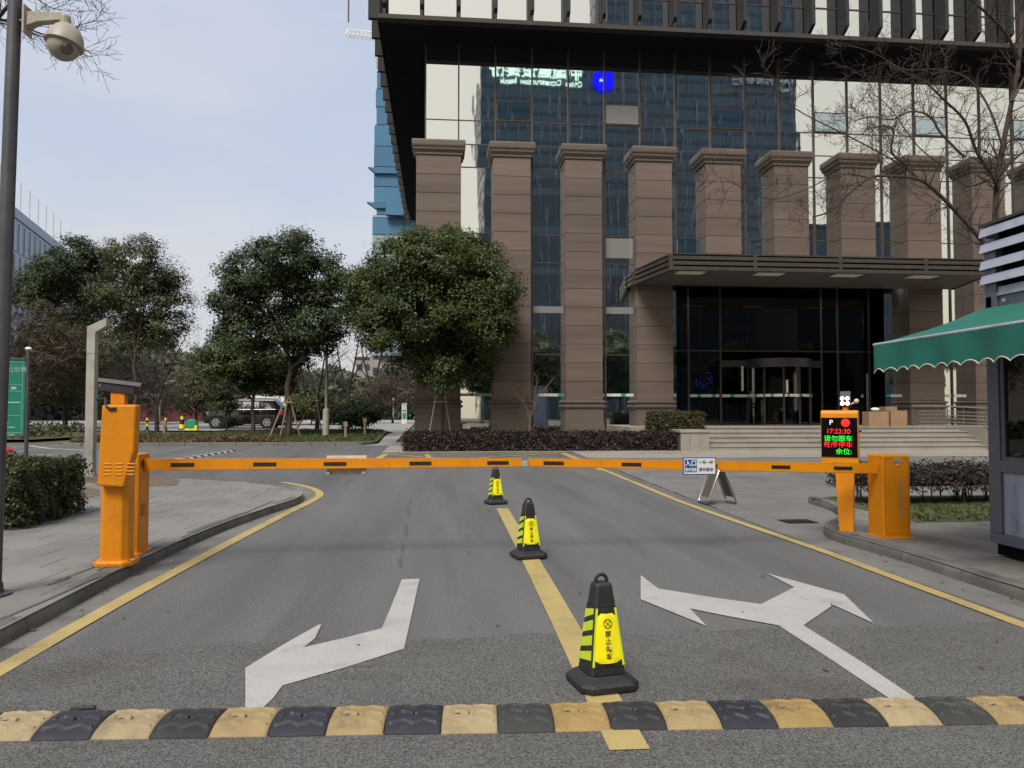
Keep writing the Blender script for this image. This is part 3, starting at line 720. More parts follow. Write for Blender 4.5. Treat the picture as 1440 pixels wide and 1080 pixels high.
grass('ground_cover', [(-14.7, 32.3), (-13.8, 32.0), (-5.4, 32.0), (-5.6, 33.6), (-9, 34.5), (-14.9, 35)], 9000, .17, 'grass_dry', .34, rng, 1.3)
grass('ground_cover', [(-14.9, 32.6), (-12, 33.2), (-9, 34.5), (-14.6, 36.5)], 3500, .18, 'leaf_olive', .42, rng)
grass('island_grass', [(6.7, 10.25), (14, 10.25), (14, 12.2), (6.9, 12.2)], 5000, .09, 'grass', .05, rng, base=.12)
sheet('lawn', rect(6.65, 16, 10.2, 13.3), .124, 'lawn')
stuff(link('verge_cover', leaves_mesh('verge_cover', np.column_stack([(q := scatter([(-58, 36.4), (-18.4, 36.4), (-17.4, 39), (-18.4, 43.6), (-58, 43.6)], 9000, rng)), np.clip((q[:, 1] - 14) * .017, 0, .78) + .1 + rng.uniform(0, .55, 9000)]), rng.normal(0, 1, (9000, 3)), .2, .5, 'leaf_hedge', rng)))

# ================================================================== THE BUILDING
YF, YG, YO = 31.5, 32.15, 30.25        # column fronts, glass plane, overhang front
ZS = P(535, 24.5, 30.25).z                            # underside of the overhang
ZP = 1.09                             # entrance platform
gz = zt(31.5)
B = thing('office_building', 'office building with brown stone columns and a dark overhanging top floor over mirrored glass', 'building', (10, YG, gz))
def bmesh_shared(mb, name, mats, **k): return mb.mesh(name, mats, **k)
off = B.location
# backing walls behind the glass and the body above
mb = MB(); mb.box(-.6, 9.7, YG + .06, YG + .3, gz, ZS - .02); mb.box(9.7, 20.4, YG + .06, YG + .3, 7.62, ZS - .02); mb.box(20.4, 42, YG + .06, YG + .3, gz, ZS - .02)
mb.box(-.6, -.4, YG + .3, 62, gz, ZS - .02)
part('wall', mb, 'stone_core', B)
mb = MB(); mb.box(-2.4, 42, YO + .9, 62, ZS + .012, 28)
part('upper_storey', mb, 'stone_core', B)
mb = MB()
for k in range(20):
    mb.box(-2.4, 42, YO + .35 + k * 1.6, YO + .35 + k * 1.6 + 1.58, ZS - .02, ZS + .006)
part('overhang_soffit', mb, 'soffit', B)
# ledge under the upper windows
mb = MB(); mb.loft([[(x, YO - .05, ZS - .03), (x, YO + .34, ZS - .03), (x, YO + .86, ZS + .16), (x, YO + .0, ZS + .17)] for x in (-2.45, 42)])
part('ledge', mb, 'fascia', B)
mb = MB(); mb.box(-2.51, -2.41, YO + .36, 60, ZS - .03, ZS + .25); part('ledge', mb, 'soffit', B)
# upper panes, mullions and fins
fx0 = P(593, 10, YO).x; FP = (P(1240, 40, YO).x - P(593, 10, YO).x) / 13
up = MB(); up.box(-FP / 2 + .03, FP / 2 - .03, 0, .02, 0, 1.52); upm = up.mesh('window_pane', 'glass_up')
up2 = MB(); up2.box(-FP / 2 + .03, FP / 2 - .03, 0, .02, 0, 2.6); upm2 = up2.mesh('window_pane', 'glass_up')
fin = MB(); fin.prism([(-.075, 0, .62), (-.075, .76, .2), (-.075, .76, 9), (-.075, 0, 9)], (.15, 0, 0)); finm = fin.mesh('fin', 'fin', bevel=.012)
stub = MB(); stub.box(-.05, .05, .1, .3, .1, .45); stubm = stub.mesh('fin_bracket', 'black')
yg2 = YO + .82
rr = random.Random(4)
for k in range(-1, 21):
    x = fx0 + k * FP
    f = link('fin', finm, B, Vector((x, YO + .02, ZS)) - off)
    if k < 9: link('fin_bracket', stubm, f, (0, 0, 0))
    if k >= -1:
        for z, me in ((ZS + .18, upm), (ZS + 1.76, upm2), (ZS + 4.4, upm2)):
            o = link('window_pane', me, B, Vector((x + FP / 2, yg2, z)) - off); o.rotation_euler = (rr.uniform(-.002, .002), 0, rr.uniform(-.0025, .0025))
mb = MB()
for z in (ZS + 1.70, ZS + 4.36): mb.box(-2.15, 42, yg2 - .03, yg2 + .04, z, z + .06)
for k in range(-2, 21): mb.box(fx0 + k * FP - .03 + 0, fx0 + k * FP + .03, yg2 - .02, yg2 + .05, ZS + .18, 26)
part('window_frame', mb, 'frame', B)
mb = MB(); mb.box(-2.39, fx0 - FP + .02, YO + .2, YO + .9, ZS + .18, 26); part('corner_panel', mb, 'fascia', B)
sf = MB(); sf.box(-2.86, -2.41, -.1, .1, 0, 9.5); sfm = sf.mesh('fin', 'fin')
for k in range(22): link('fin', sfm, B, Vector((0, YO + .12 + k * 1.59, ZS - .02)) - off)

# ground-to-overhang glazing
MX0 = P(645, 150, YG).x; MP = (P(1376, 150, YG).x - MX0) / 15.0
rows = [(gz + .12, 4.1), (4.1, 8.0), (8.0, 9.2), (9.2, 12.0), (12.0, 12.98), (12.98, 14.0), (14.0, ZS)]
glz = {}
rr = random.Random(8)
def pane(x0, x1, z0, z1, y, mat, name='glass_pane', parent=None, tilt=.002):
    key = (round(x1 - x0, 3), round(z1 - z0, 3), mat)
    if key not in glz:
        m_ = MB(); a, b = (x1 - x0) / 2, (z1 - z0) / 2
        m_.box(-a, a, 0, .024, -b, b); glz[key] = m_.mesh(name, mat)
    o = link(name, glz[key], parent or B, Vector(((x0 + x1) / 2, y, (z0 + z1) / 2)) - worldloc(parent or B))
    o.rotation_euler = (rr.uniform(-tilt, tilt), 0, rr.uniform(-tilt, tilt)); return o
mxs = [-.62] + [MX0 + MP * k for k in range(0, 26)]
mull = MB(); trans = MB()
COLX = [(-.98, .86)] + [(2.20 + 3.02 * i, 2.20 + 3.02 * i + 1.56) for i in range(12)]
def behind_column(a, b): return any(c0 - .02 <= a and b <= c1 + .02 for c0, c1 in COLX)
for i, (a, b) in enumerate(zip(mxs[:-1], mxs[1:])):
    for j, (z0, z1) in enumerate(rows):
        if 9.7 < (a + b) / 2 < 20.3 and z1 < 8.1: continue
        mat = 'glass'
        pane(a + .025, b - .025, z0 + .02, z1 - .02, YG, mat)
    if (i - 2) % 3 == 0 and i < 22:
        c = {5: 'glass_grey'}.get(i, 'glass_sash')
        f = MB(); f.box(a + .03, b - .03, YG - .05, YG - .004, 14.03, 14.92)
        fo = part('opening_window', f, 'frame', B)
        pane(a + .08, b - .08, 14.08, 14.87, YG - .056, c, 'window_pane', fo)
    if i in (3, 5):
        pane(a + .06, b - .06, 5.86, 6.14, YG - .03, 'glass_grey', 'painted_light_band')  # lit ceiling inside is painted as a pale grey pane on the glass
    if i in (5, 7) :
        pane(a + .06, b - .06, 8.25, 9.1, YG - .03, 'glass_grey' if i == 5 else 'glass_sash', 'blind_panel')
for x in mxs:
    lo = 7.65 if 9.8 < x < 20.2 else gz
    mull.box(x - .03, x + .03, YG - .07, YG + .055, lo, ZS - .025)
part('mullion', mull, 'frame', B)
for z in [r[0] for r in rows[1:]]:
    if z < 8.1: trans.box(-.6, 9.75, YG - .022, YG + .05, z - .02, z + .02); trans.box(20.3, 40, YG - .022, YG + .05, z - .02, z + .02)
    else: trans.box(-.6, 40, YG - .022, YG + .05, z - .02, z + .02)
part('transom', trans, 'frame', B)
# white and green safety strips across the panes
for i, (a, b) in enumerate(zip(mxs[:-1], mxs[1:])):
    if 9.6 < (a + b) / 2 < 20.3 or behind_column(a, b): continue
    s_ = MB(); n = 7; dx = (b - a - .1) / n
    for k in range(n): s_.box(a + .05 + k * dx, a + .05 + (k + .97) * dx, YG - .016, YG - .004, 2.33, 2.45, 1 if (k + i) % 5 == 3 else 0)
    part('safety_strip', s_, ('strip_white', 'strip_green'), B)

# stone columns, clad in slabs
PH = .80
def column(i, x0, x1):
    base = 7.62 if 9.9 < (x0 + x1) / 2 < 20.0 else (gz - .1 if x1 < 10 else gz - .1)
    core = MB(); core.box(x0 + .03, x1 - .03, YF + .03, YG + .03, base, 12.3)
    c = part('column', core, 'stone_core', B)
    if base < 5:
        z0 = 2.16
        pl = MB(); pl.rects(x0, x1, YF, YG + .02, [(.02, base), (.02, 1.84), (.09, 1.86), (.10, 1.93), (.03, 1.97), (.03, 2.03), (.09, 2.06), (.09, 2.12), (.0, 2.16)])
        part('plinth', pl, 'stone_trim', c)
    else: z0 = base
    n = max(1, round((12.25 - z0) / PH)); h = (12.25 - z0) / n
    key = (round(x1 - x0, 3), round(h, 4))
    if key not in _slab:
        s_ = MB(); a = (x1 - x0) / 2; s_.box(-a, a, 0, YG - YF + .02, .007, h - .007); _slab[key] = s_.mesh('stone_slab', 'stone', bevel=.006, seg=1)
    r_ = random.Random(i)
    for k in range(n):
        link('stone_slab', _slab[key], c, Vector(((x0 + x1) / 2, YF + r_.uniform(-.004, .004), z0 + k * h)) - off)
    cp_ = MB(); cp_.rects(x0, x1, YF, YG + .1, [(.0, 12.2), (.0, 12.27), (.05, 12.29), (.05, 12.36), (.09, 12.42), (.13, 12.48), (.14, 12.58), (.17, 12.60), (.185, 12.66), (.185, 12.82), (.16, 12.88), (.0, 12.89)])
    part('capital', cp_, 'stone_trim', c)
_slab = {}
for i, (a, b) in enumerate(COLX): column(i, a, b)
rr2 = random.Random(3)

for sx, xa in ((0, 9.72), (1, 20.31)):      # stone jambs of the recessed entrance
    for k in range(8):
        q = MB(); q.box(xa, xa + .07, YG + .03, 33.3, ZP + k * .8 + .006, ZP + (k + 1) * .8 - .006); part('jamb_slab', q, 'stone', B)
# lobby behind the entrance glass
YE = 33.0
LB = MB(); x0, x1 = 9.72, 20.4
LB.box(x0, x1, YG + .35, 44, ZP - .2, ZP - .02, 0); LB.box(x0, x1, 43.9, 44.1, ZP, 7.6, 0); LB.box(x0 - .05, x0 + .05, YG + .31, 44, ZP, 7.6); LB.box(x1 - .05, x1 + .05, YG + .31, 44, ZP, 7.6); LB.box(x0, x1, YG + .31, 44, 7.3, 7.6)
part('lobby', LB, 'lobby_dark', B)
ent = [P(u, 520, YE).x for u in (946, 968, 1013)] + [P(1155, 520, YE).x, P(1178, 520, YE).x, P(1222, 520, YE).x, 20.32]
ent[0] = 9.8
em = MB()
for x in ent[1:-1]: em.box(x - .04, x + .04, YE - .05, YE + .05, ZP, 7.3)
for z in (4.35, 7.24): em.box(9.8, 20.34, YE - .04, YE + .04, z, z + .06)
em.box(9.8, 20.34, YE - .05, YE + .05, ZP - .02, ZP + .05)
part('entrance_frame', em, 'dark_metal', B)
for a, b in zip(ent[:-1], ent[1:]):
    pane(a + .04, b - .04, 4.42, 7.22, YE, 'glass_clear', 'glass_pane', tilt=.001)
    if not (a > ent[1] + .1 and b < ent[3] + .1): pane(a + .04, b - .04, ZP + .06, 4.34, YE, 'glass_clear', 'glass_pane', tilt=.001)
    if b < ent[3]:
        pass
def strip(a, b, y, z=2.33, par=None, n=8, odd=0):
    s_ = MB(); dx = (b - a) / n
    for k in range(n): s_.box(a + k * dx, a + (k + .97) * dx, y - .014, y - .002, z, z + .12, 1 if (k + odd) % 4 == 2 else 0)
    part('safety_strip', s_, ('strip_white', 'strip_green'), par or B)
strip(ent[1] + .06, ent[2] - .06, YE - .004); strip(ent[5] - .4, ent[6] - 1.3, YE - .004, n=5)
# revolving door
cx = (ent[2] + ent[3]) / 2 + .35; R = 1.42; cy_ = YE + .15
n = 28
RD = None
for nm, (ra, rb, za, zb) in (('revolving_door', (R + .06, R - .1, 3.62, 4.0)), ('floor_ring', (R + .04, R - .04, ZP - .02, ZP + .06))):
    rd = MB()
    rings = [[(cx + ra * math.cos(a), cy_ + ra * math.sin(a), za), (cx + ra * math.cos(a), cy_ + ra * math.sin(a), zb), (cx + rb * math.cos(a), cy_ + rb * math.sin(a), zb), (cx + rb * math.cos(a), cy_ + rb * math.sin(a), za)] for a in [PI + PI * k / n for k in range(n + 1)]]
    rd.loft(rings); o = part(nm, rd, 'dark_metal', RD or B); RD = RD or o
fr = MB()
for a in (PI * 1.02, PI * 1.24, PI * 1.42, PI * 1.58, PI * 1.76, PI * 1.98): fr.box(cx + R * math.cos(a) - .035, cx + R * math.cos(a) + .035, cy_ + R * math.sin(a) - .035, cy_ + R * math.sin(a) + .035, ZP + .07, 3.61)
fr.box(ent[2] + .02, cx - R - .02, YE - .06, YE + .06, 3.66, 3.96); fr.box(cx + R + .02, ent[3] + .05, YE - .06, YE + .06, 3.66, 3.96)
part('door_frame', fr, 'fascia', RD)
dg_ = MB()
for a0, a1 in ((1.03, 1.235), (1.43, 1.575), (1.77, 1.975)):
    q = [(cx + (R - .01) * math.cos(PI * (a0 + (a1 - a0) * t / 6)), cy_ + (R - .01) * math.sin(PI * (a0 + (a1 - a0) * t / 6))) for t in range(7)]
    for p_, q_ in zip(q[:-1], q[1:]): dg_.poly([(p_[0], p_[1], ZP + .07), (q_[0], q_[1], ZP + .07), (q_[0], q_[1], 3.61), (p_[0], p_[1], 3.61)])
dg_.box(cx - 1.3, cx + 1.3, cy_ + .3, cy_ + .32, ZP + .1, 3.5)
part('curved_glass', dg_, 'glass_clear', RD)
for a0, a1, o_ in ((1.03, 1.235, 0), (1.25, 1.41, 1), (1.43, 1.575, 2), (1.59, 1.75, 3), (1.77, 1.975, 0)):
    s_ = MB()
    for t in range(6):
        p_, q_ = [PI * (a0 + (a1 - a0) * (t + d) / 6) for d in (0, .96)]
        s_.poly([(cx + (R + .03) * math.cos(p_), cy_ + (R + .03) * math.sin(p_), 2.33), (cx + (R + .03) * math.cos(q_), cy_ + (R + .03) * math.sin(q_), 2.33), (cx + (R + .03) * math.cos(q_), cy_ + (R + .03) * math.sin(q_), 2.45), (cx + (R + .03) * math.cos(p_), cy_ + (R + .03) * math.sin(p_), 2.45)], 1 if (t + o_) % 5 == 3 else 0)
    part('safety_strip', s_, ('strip_white', 'strip_green'), RD)
pane(ent[2] + .04, cx - R - .05, ZP + .06, 3.62, YE, 'glass_clear', 'glass_pane'); strip(ent[2] + .06, cx - R - .06, YE - .004, n=6)
hd = MB()
hd.box(P(1058, 540, YE - 1.3).x, P(1061, 540, YE - 1.3).x, YE - .12, YE - .08, 2.6, 3.7); hd.box(cx - .25, cx - .13, cy_ - R + .02, cy_ - R + .05, 2.5, 3.05)
part('door_handle', hd, 'awning_trim', RD)
dh = MB(); xx = ent[5] - .18
for dx in (0, .06): dh.tube([(xx + dx, YE - .1, ZP + .6), (xx + dx, YE - .1, ZP + 2.3)], .018, 8)
part('door_handle', dh, 'steel', B)
# lit blue signs deep in the lobby
bl = MB(); r_ = random.Random(2)
for (u, v) in ((947, 537), (950, 531), (953, 540), (950, 545), (981, 541), (985, 538), (990, 543), (994, 540), (998, 534), (1001, 530), (1001, 538), (996, 525), (987, 545), (979, 536)):
    p_ = P(u, v, 37); a = r_.uniform(0, PI); bl.tube([(p_.x - .08 * math.cos(a), 37, p_.z - .08 * math.sin(a)), (p_.x + .08 * math.cos(a), 37, p_.z + .08 * math.sin(a))], .016, 5)
part('lit_sign', bl, 'led_blue', B)
dk = MB(); dk.box(P(956, 560, 36.6).x, P(1010, 560, 36.6).x, 36.6, 37.3, ZP, ZP + 1.15); part('reception_desk', dk, 'brown_panel', B)

# entrance canopy
CY, CZ0, CZ1 = 27.95, 6.98, 7.60
cl, cr_ = P(944, 370, CY).x, P(1394, 375, CY).x
bl_, br_ = cl - .55, cr_ + .9
CP = MB(); CP.prism([(cl + .12, CY + .12, CZ0 + .08), (cr_ - .12, CY + .12, CZ0 + .08), (br_ - .12, YF - .03, CZ0 + .08), (bl_ + .12, YF - .03, CZ0 + .08)], (0, 0, CZ1 - CZ0 - .10))
canopy = part('canopy', CP, 'void', B)
rf = MB(); rf.prism([(cl + .02, CY + .02, CZ1 - .005), (cr_ - .02, CY + .02, CZ1 - .005), (br_ - .02, YF - .03, CZ1 - .005), (bl_ + .02, YF - .03, CZ1 - .005)], (0, 0, .05)); part('canopy_roof', rf, 'canopy_metal', canopy)
def bar(a, b, z0, z1, out, depth):     # fascia slat between two plan points
    a, b = Vector(a), Vector(b); d = (b - a).normalized(); nrm = Vector((d.y, -d.x))
    p_ = [a + nrm * out, b + nrm * out, b + nrm * (out - depth), a + nrm * (out - depth)]
    m_ = MB(); m_.prism([(q.x, q.y, z0) for q in p_], (0, 0, z1 - z0)); return m_
posts = [cl] + [P(u, 370, CY).x for u in (1062, 1182, 1302)] + [cr_]
for k in range(3):
    z0 = CZ0 + .02 + k * .20
    for a, b in zip(posts[:-1], posts[1:]): part('fascia_slat', bar((a + .07, CY), (b - .07, CY), z0, z0 + .135, .02, .13), 'canopy_metal', canopy)
    part('fascia_slat', bar((bl_, YF - .04), (cl, CY + .09), z0, z0 + .135, .02, .13), 'canopy_metal', canopy)
    part('fascia_slat', bar((cr_, CY + .09), (br_, YF - .04), z0, z0 + .135, .02, .13), 'canopy_metal', canopy)
    part('fascia_slat', bar((8.0, YG - .1), (8.02, YF - .02), z0, z0 + .135, .02, .1), 'canopy_metal', canopy)
for x in posts:
    q = MB(); q.box(x - .065, x + .065, CY - .035, CY + .1, CZ0, CZ1); part('fascia_post', q, 'canopy_metal', canopy, bevel=.008, seg=1)
# soffit panels with recessed joints and skylights set in them
nP = 8; jb = [cl + .14 + (cr_ - cl - .28) * k / nP for k in range(nP + 1)]; jt_ = [bl_ + .2 + (br_ - bl_ - .4) * k / nP for k in range(nP + 1)]
for k in range(nP):
    for r0, r1 in ((0, .30), (.30, 1)):
        f_ = lambda t, s: (jb[k] + (jt_[k] - jb[k]) * t if s == 0 else jb[k + 1] + (jt_[k + 1] - jb[k + 1]) * t)
        g = .018; y0 = CY + .14 + (YF - CY - .2) * r0 + g; y1 = CY + .14 + (YF - CY - .2) * r1 - g
        lit = r0 == 0 and k in (0, 2, 4, 6)
        m_ = MB(); m_.prism([(f_(r0, 0) + g, y0, CZ0 + .03), (f_(r0, 1) - g, y0, CZ0 + .03), (f_(r1, 1) - g, y1, CZ0 + .03), (f_(r1, 0) + g, y1, CZ0 + .03)], (0, 0, .045))
        o = part('soffit_panel', m_, 'canopy_soffit', canopy)
        if lit:
            s_ = MB(); s_.box(f_(r0, 0) + .25, f_(r0, 1) - .25, y0 + .12, y1 - .25, CZ0 + .012, CZ0 + .028); part('skylight', s_, 'white', o)

# steps, platform, planter
st_root = thing('entrance_steps', 'pale stone steps and platform leading up to the revolving door', 'steps', (14, 27.5, zt(27.4)))
z0 = zt(27.4) + .03; rise = (ZP - z0) / 5; sx0, sx1 = P(997, 620, 27.5).x, P(1386, 620, 27.5).x
for k in range(5):
    y = 27.42 + .36 * k; n = 7; dx = (sx1 - sx0) / n
    for i in range(n):
        q = MB(); e = 0 if k < 4 else .6
        q.box(sx0 + i * dx + .004, sx0 + (i + 1) * dx - .004, y + .02, y + .9, z0 + rise * k - .05, z0 + rise * (k + 1) - .05)
        q.box(sx0 + i * dx + .004, sx0 + (i + 1) * dx - .004, y - .012, y + .375 + e, z0 + rise * (k + 1) - .048, z0 + rise * (k + 1))
        part('step', q, 'granite', st_root)
q = MB(); q.box(7.4, 44, 29.45, YG + .34, gz - .1, ZP - .004); q.box(sx1 + .03, 44, 27.55, 29.44, gz - .1, ZP - .01); q.box(9.72, 20.4, YG + .34, YE + .4, gz, ZP - .006)
part('platform', q, 'granite', st_root)
q = MB(); q.box(sx1 + .005, sx1 + .28, 27.3, 29.44, z0 - .1, ZP + .03); part('cheek_wall', q, 'granite', st_root, bevel=.01)
PLX0, PLX1 = 8.78, sx0 - .01
pl = thing('stone_planter', 'pale granite planter wall left of the entrance steps, holding a trimmed hedge', 'planter', ((PLX0 + PLX1) / 2, 28.2, zt(28)))
q = MB(); q.box(PLX0 + .02, PLX1 - .02, 27.46, 29.40, zt(28) - .1, ZP - .12); q.box(7.9, PLX0 + .015, 28.66, 29.39, zt(28) - .1, ZP - .125); part('planter_body', q, 'joint', pl)
nb = 3
for i in range(nb):
    dx = (PLX1 - PLX0) / nb; q = MB(); q.box(PLX0 + i * dx + .005, PLX0 + (i + 1) * dx - .005, 27.42, 27.462, zt(27.5) - .05, ZP - .18); part('stone_panel', q, 'granite', pl)
q = MB(); q.box(PLX0 - .03, PLX1, 27.38, 29.42, ZP - .178, ZP - .08); part('coping', q, 'granite', pl, bevel=.01)

# ================================================================== BARRIER GATES
GP = zt(9) + .126                      # top of the pavement
# left gate
lb = thing('barrier_gate', 'orange boom barrier on the left pavement with its arm lowered across the entry lane', 'barrier', (-3.22, 8.72, GP), 0, 'orange boom barriers across the entrance')
y0, y1 = 8.66, 8.98
x1 = P(210, 712, y1).x; x0 = x1 - .30
q = MB(); q.prism([(x0, y0, GP - .01), (x1, y0, GP - .01), (x1, y1, GP - .01), (x0, y1, GP - .01)], (0, 0, 1.085)); cab = part('cabinet', q, 'orange', lb, bevel=.016)
q = MB(); q.box(x0 - .03, x1 + .03, y0 - .03, y1 + .03, GP - .012, GP + .012); part('base_plate', q, 'orange', lb, bevel=.004)
q = MB()
for k in range(4): q.box(x1 - .004, x1 + .008, y0 + .08, y0 + .20, GP + .40 + k * .035, GP + .414 + k * .035)
part('vent', q, 'orange_dark', cab)
q = MB(); q.box(x1 - .002, x1 + .004, y0 + .05, y0 + .17, GP + .93, GP + 1.0); part('badge', q, 'brown_panel', cab)
AY = 8.83
aL0, aL1 = Vector((x1 + .004, 8.80, 1.075)), P(733, 650.5, AY + .12)
def arm(root, a, b, h0, h1, th, marks, hubside, nm='arm'):
    d = (b - a).normalized(); n = Vector((d.y, -d.x, 0)).normalized() * th / 2; upv = Vector((0, 0, 1))
    q = MB(); q.loft([[p_ + n - upv * h / 2, p_ + n + upv * h / 2, p_ - n + upv * h / 2, p_ - n - upv * h / 2] for p_, h in ((a, h0), (b, h1))])
    ar = part(nm, q, 'orange', root, bevel=.006)
    fr = n if n.y < 0 else -n
    for (c, w_) in marks:
        p_ = a.lerp(b, c); hh = .042
        m_ = MB(); L_ = d * w_ / 2
        m_.loft([[p_ - L_ + fr * s - upv * hh / 2, p_ - L_ + fr * s + upv * hh / 2, p_ + L_ + fr * s + upv * hh / 2, p_ + L_ + fr * s - upv * hh / 2] for s in (.9, 1.16)])
        part('reflector_patch', m_, 'black', ar)
    m_ = MB(); m_.loft([[p_ + n * 1.04 + upv * (h / 2 - .004), p_ + n * 1.04 + upv * (h / 2 + .004), p_ - n * 1.04 + upv * (h / 2 + .004), p_ - n * 1.04 + upv * (h / 2 - .004)] for p_, h in ((a, h0), (b, h1))])
    part('top_edge', m_, 'orange', ar)
    return ar
def frac(a, b, u, Y=AY):
    ua, ub = 720 + F * (a.x * cyw - a.y * syw) / (a.x * syw + a.y * cyw), 720 + F * (b.x * cyw - b.y * syw) / (b.x * syw + b.y * cyw)
    return (u - ua) / (ub - ua)
marksL = [(frac(aL0, aL1, u), .25) for u in (256, 367, 464, 585, 698)]
armL = arm(lb, aL0, aL1, .125, .095, .05, marksL, 1)
q = MB(); q.box(aL1.x - .01, aL1.x + .075, aL1.y - .022, aL1.y + .022, aL1.z - .046, aL1.z + .02); part('end_cap', q, 'lamp_grey', armL, bevel=.005)
# right gate
rb = thing('barrier_gate', 'orange boom barrier on the right island, its cabinet lettered in white and its arm lowered', 'barrier', (5.5, 9.05, GP - .008), 0, 'orange boom barriers across the entrance')
gr = GP - .008
c0 = G(1243, 757, gr); xr0 = c0.x; yr0 = c0.y; xr1 = P(1281.5, 757, yr0).x; yr1 = yr0 + .345
q = MB(); q.prism([(xr0, yr0, gr - .01), (xr1, yr0, gr - .01), (xr1, yr1, gr - .01), (xr0, yr1, gr - .01)], (0, 0, 1.02)); cabr = part('cabinet', q, 'orange', rb, bevel=.016)
q = MB(); q.box(xr0 - .02, xr1 + .02, yr0 - .02, yr1 + .02, gr - .012, gr + .008); part('base_plate', q, 'orange', rb, bevel=.003)
q = MB(); q.box(xr0 - .004, xr0 + .002, yr1 - .22, yr1 - .10, gr + .83, gr + .90); part('badge', q, 'brown_panel', cabr)
q = MB(); q.box(xr0 + .13, xr0 + .24, yr0 - .004, yr0 + .002, gr + .92, gr + .975); part('sticker', q, 'cam_white', cabr)
q = MB(); q.lathe([(.012, 0), (.012, .01), (.006, .012)], 10, (xr0 + .19, yr0 - .001, gr + .89), 0, Matrix.Rotation(PI / 2, 3, 'X')); part('lock', q, 'scuff', cabr)
lettering('Parking System', .088, 'cam_white', cabr, facing((xr0 + .235 - rb.location.x, yr0 - .003 - rb.location.y, .49), (0, 0, -1), (1, 0, 0)), sx=.82)
aR0, aR1 = Vector((xr0 - .004, yr0 + .12, .955)), P(743, 650.5, AY + .14)
marksR = [(frac(aR0, aR1, u), .24) for u in (1180, 1090, 881, 776)]
armR = arm(rb, aR0, aR1, .125, .09, .05, marksR, -1)

for (root_, xa, xb, yy, zt0) in ((cab, x0, x1, 8.66, GP), (cabr, xr0, xr1, yr0, gr)):
    q = MB(); e = .022; z0_, z1_ = zt0 + .05, zt0 + .97
    q.box(xa + e, xa + e + .004, yy - .0025, yy + .001, z0_, z1_); q.box(xb - e - .004, xb - e, yy - .0025, yy + .001, z0_, z1_); q.box(xa + e + .0045, xb - e - .0045, yy - .0025, yy + .001, z0_, z0_ + .004); q.box(xa + e + .0045, xb - e - .0045, yy - .0025, yy + .001, z1_ - .004, z1_); part('door_seam', q, 'orange_dark', root_)
    for sx in (xa - .012, xb + .012):
        q = MB(); q.lathe([(.009, 0), (.009, .008), (.004, .01)], 6, (sx, yy - .01, zt0 + .008)); part('bolt', q, 'steel', root_)
# number-plate camera post beside the left gate
ap = thing('camera_post', 'orange post with a tilted display housing seen from behind and a dark camera on top', 'camera post', (-3.34, 8.2, GP))
ax, ay = P(158, 750, 8.05).x, 8.17
q = MB(); q.prism([(ax - .14, ay - .07, GP - .01), (ax - .09, ay - .13, GP - .01), (ax + .09, ay - .13, GP - .01), (ax + .14, ay - .07, GP - .01), (ax + .14, ay + .08, GP - .01), (ax - .14, ay + .08, GP - .01)], (0, 0, 1.0)); part('post', q, 'orange', ap, bevel=.012)
q = MB(); q.prism([(ax - .19, ay - .11, GP - .012), (ax - .13, ay - .19, GP - .012), (ax + .13, ay - .19, GP - .012), (ax + .19, ay - .11, GP - .012), (ax + .19, ay + .12, GP - .012), (ax - .19, ay + .12, GP - .012)], (0, 0, .065)); bf = part('base_flange', q, 'orange', ap, bevel=.02)
for sx in (-.16, .16):
    q = MB(); q.lathe([(.012, 0), (.012, .014), (.004, .018)], 6, (ax + sx, ay - .13, GP + .05)); part('bolt', q, 'steel', bf)
# housing: a tall flat box, lower right corner cut away
hz0, hz1 = P(150, 686, 7.95).z, P(150, 569, 7.95).z
hx0, hx1 = P(140, 600, 7.95).x, P(189, 600, 7.95).x
q = MB(); q.prism([(hx0 - .01, 7.94, hz0 + .02), (hx1 - .09, 7.94, hz0), (hx1 - .03, 7.94, hz0 + .24), (hx1, 7.94, hz0 + .34), (hx1 + .015, 7.94, hz1), (hx0 + .02, 7.94, hz1)], (0, .14, 0)); hs = part('display_housing', q, 'orange', ap, bevel=.022, seg=3)
for r0 in range(4):
    for c_ in range(3):
        q = MB(); zc = hz0 + .12 + r0 * .035; xc = hx0 + .05 + c_ * .11; q.loft([[(xc, 7.941, zc), (xc + .075, 7.941, zc), (xc + .075, 7.941, zc + .018), (xc, 7.941, zc + .018)], [(xc + .005, 7.932, zc + .008), (xc + .07, 7.932, zc + .008), (xc + .07, 7.934, zc + .013), (xc + .005, 7.934, zc + .013)]]); part('louvre', q, 'orange', hs)
q = MB(); q.box(ax - .07, ax + .07, ay - .06, ay + .04, hz1 - .02, hz1 + .13); part('bracket', q, 'orange', ap, bevel=.01)
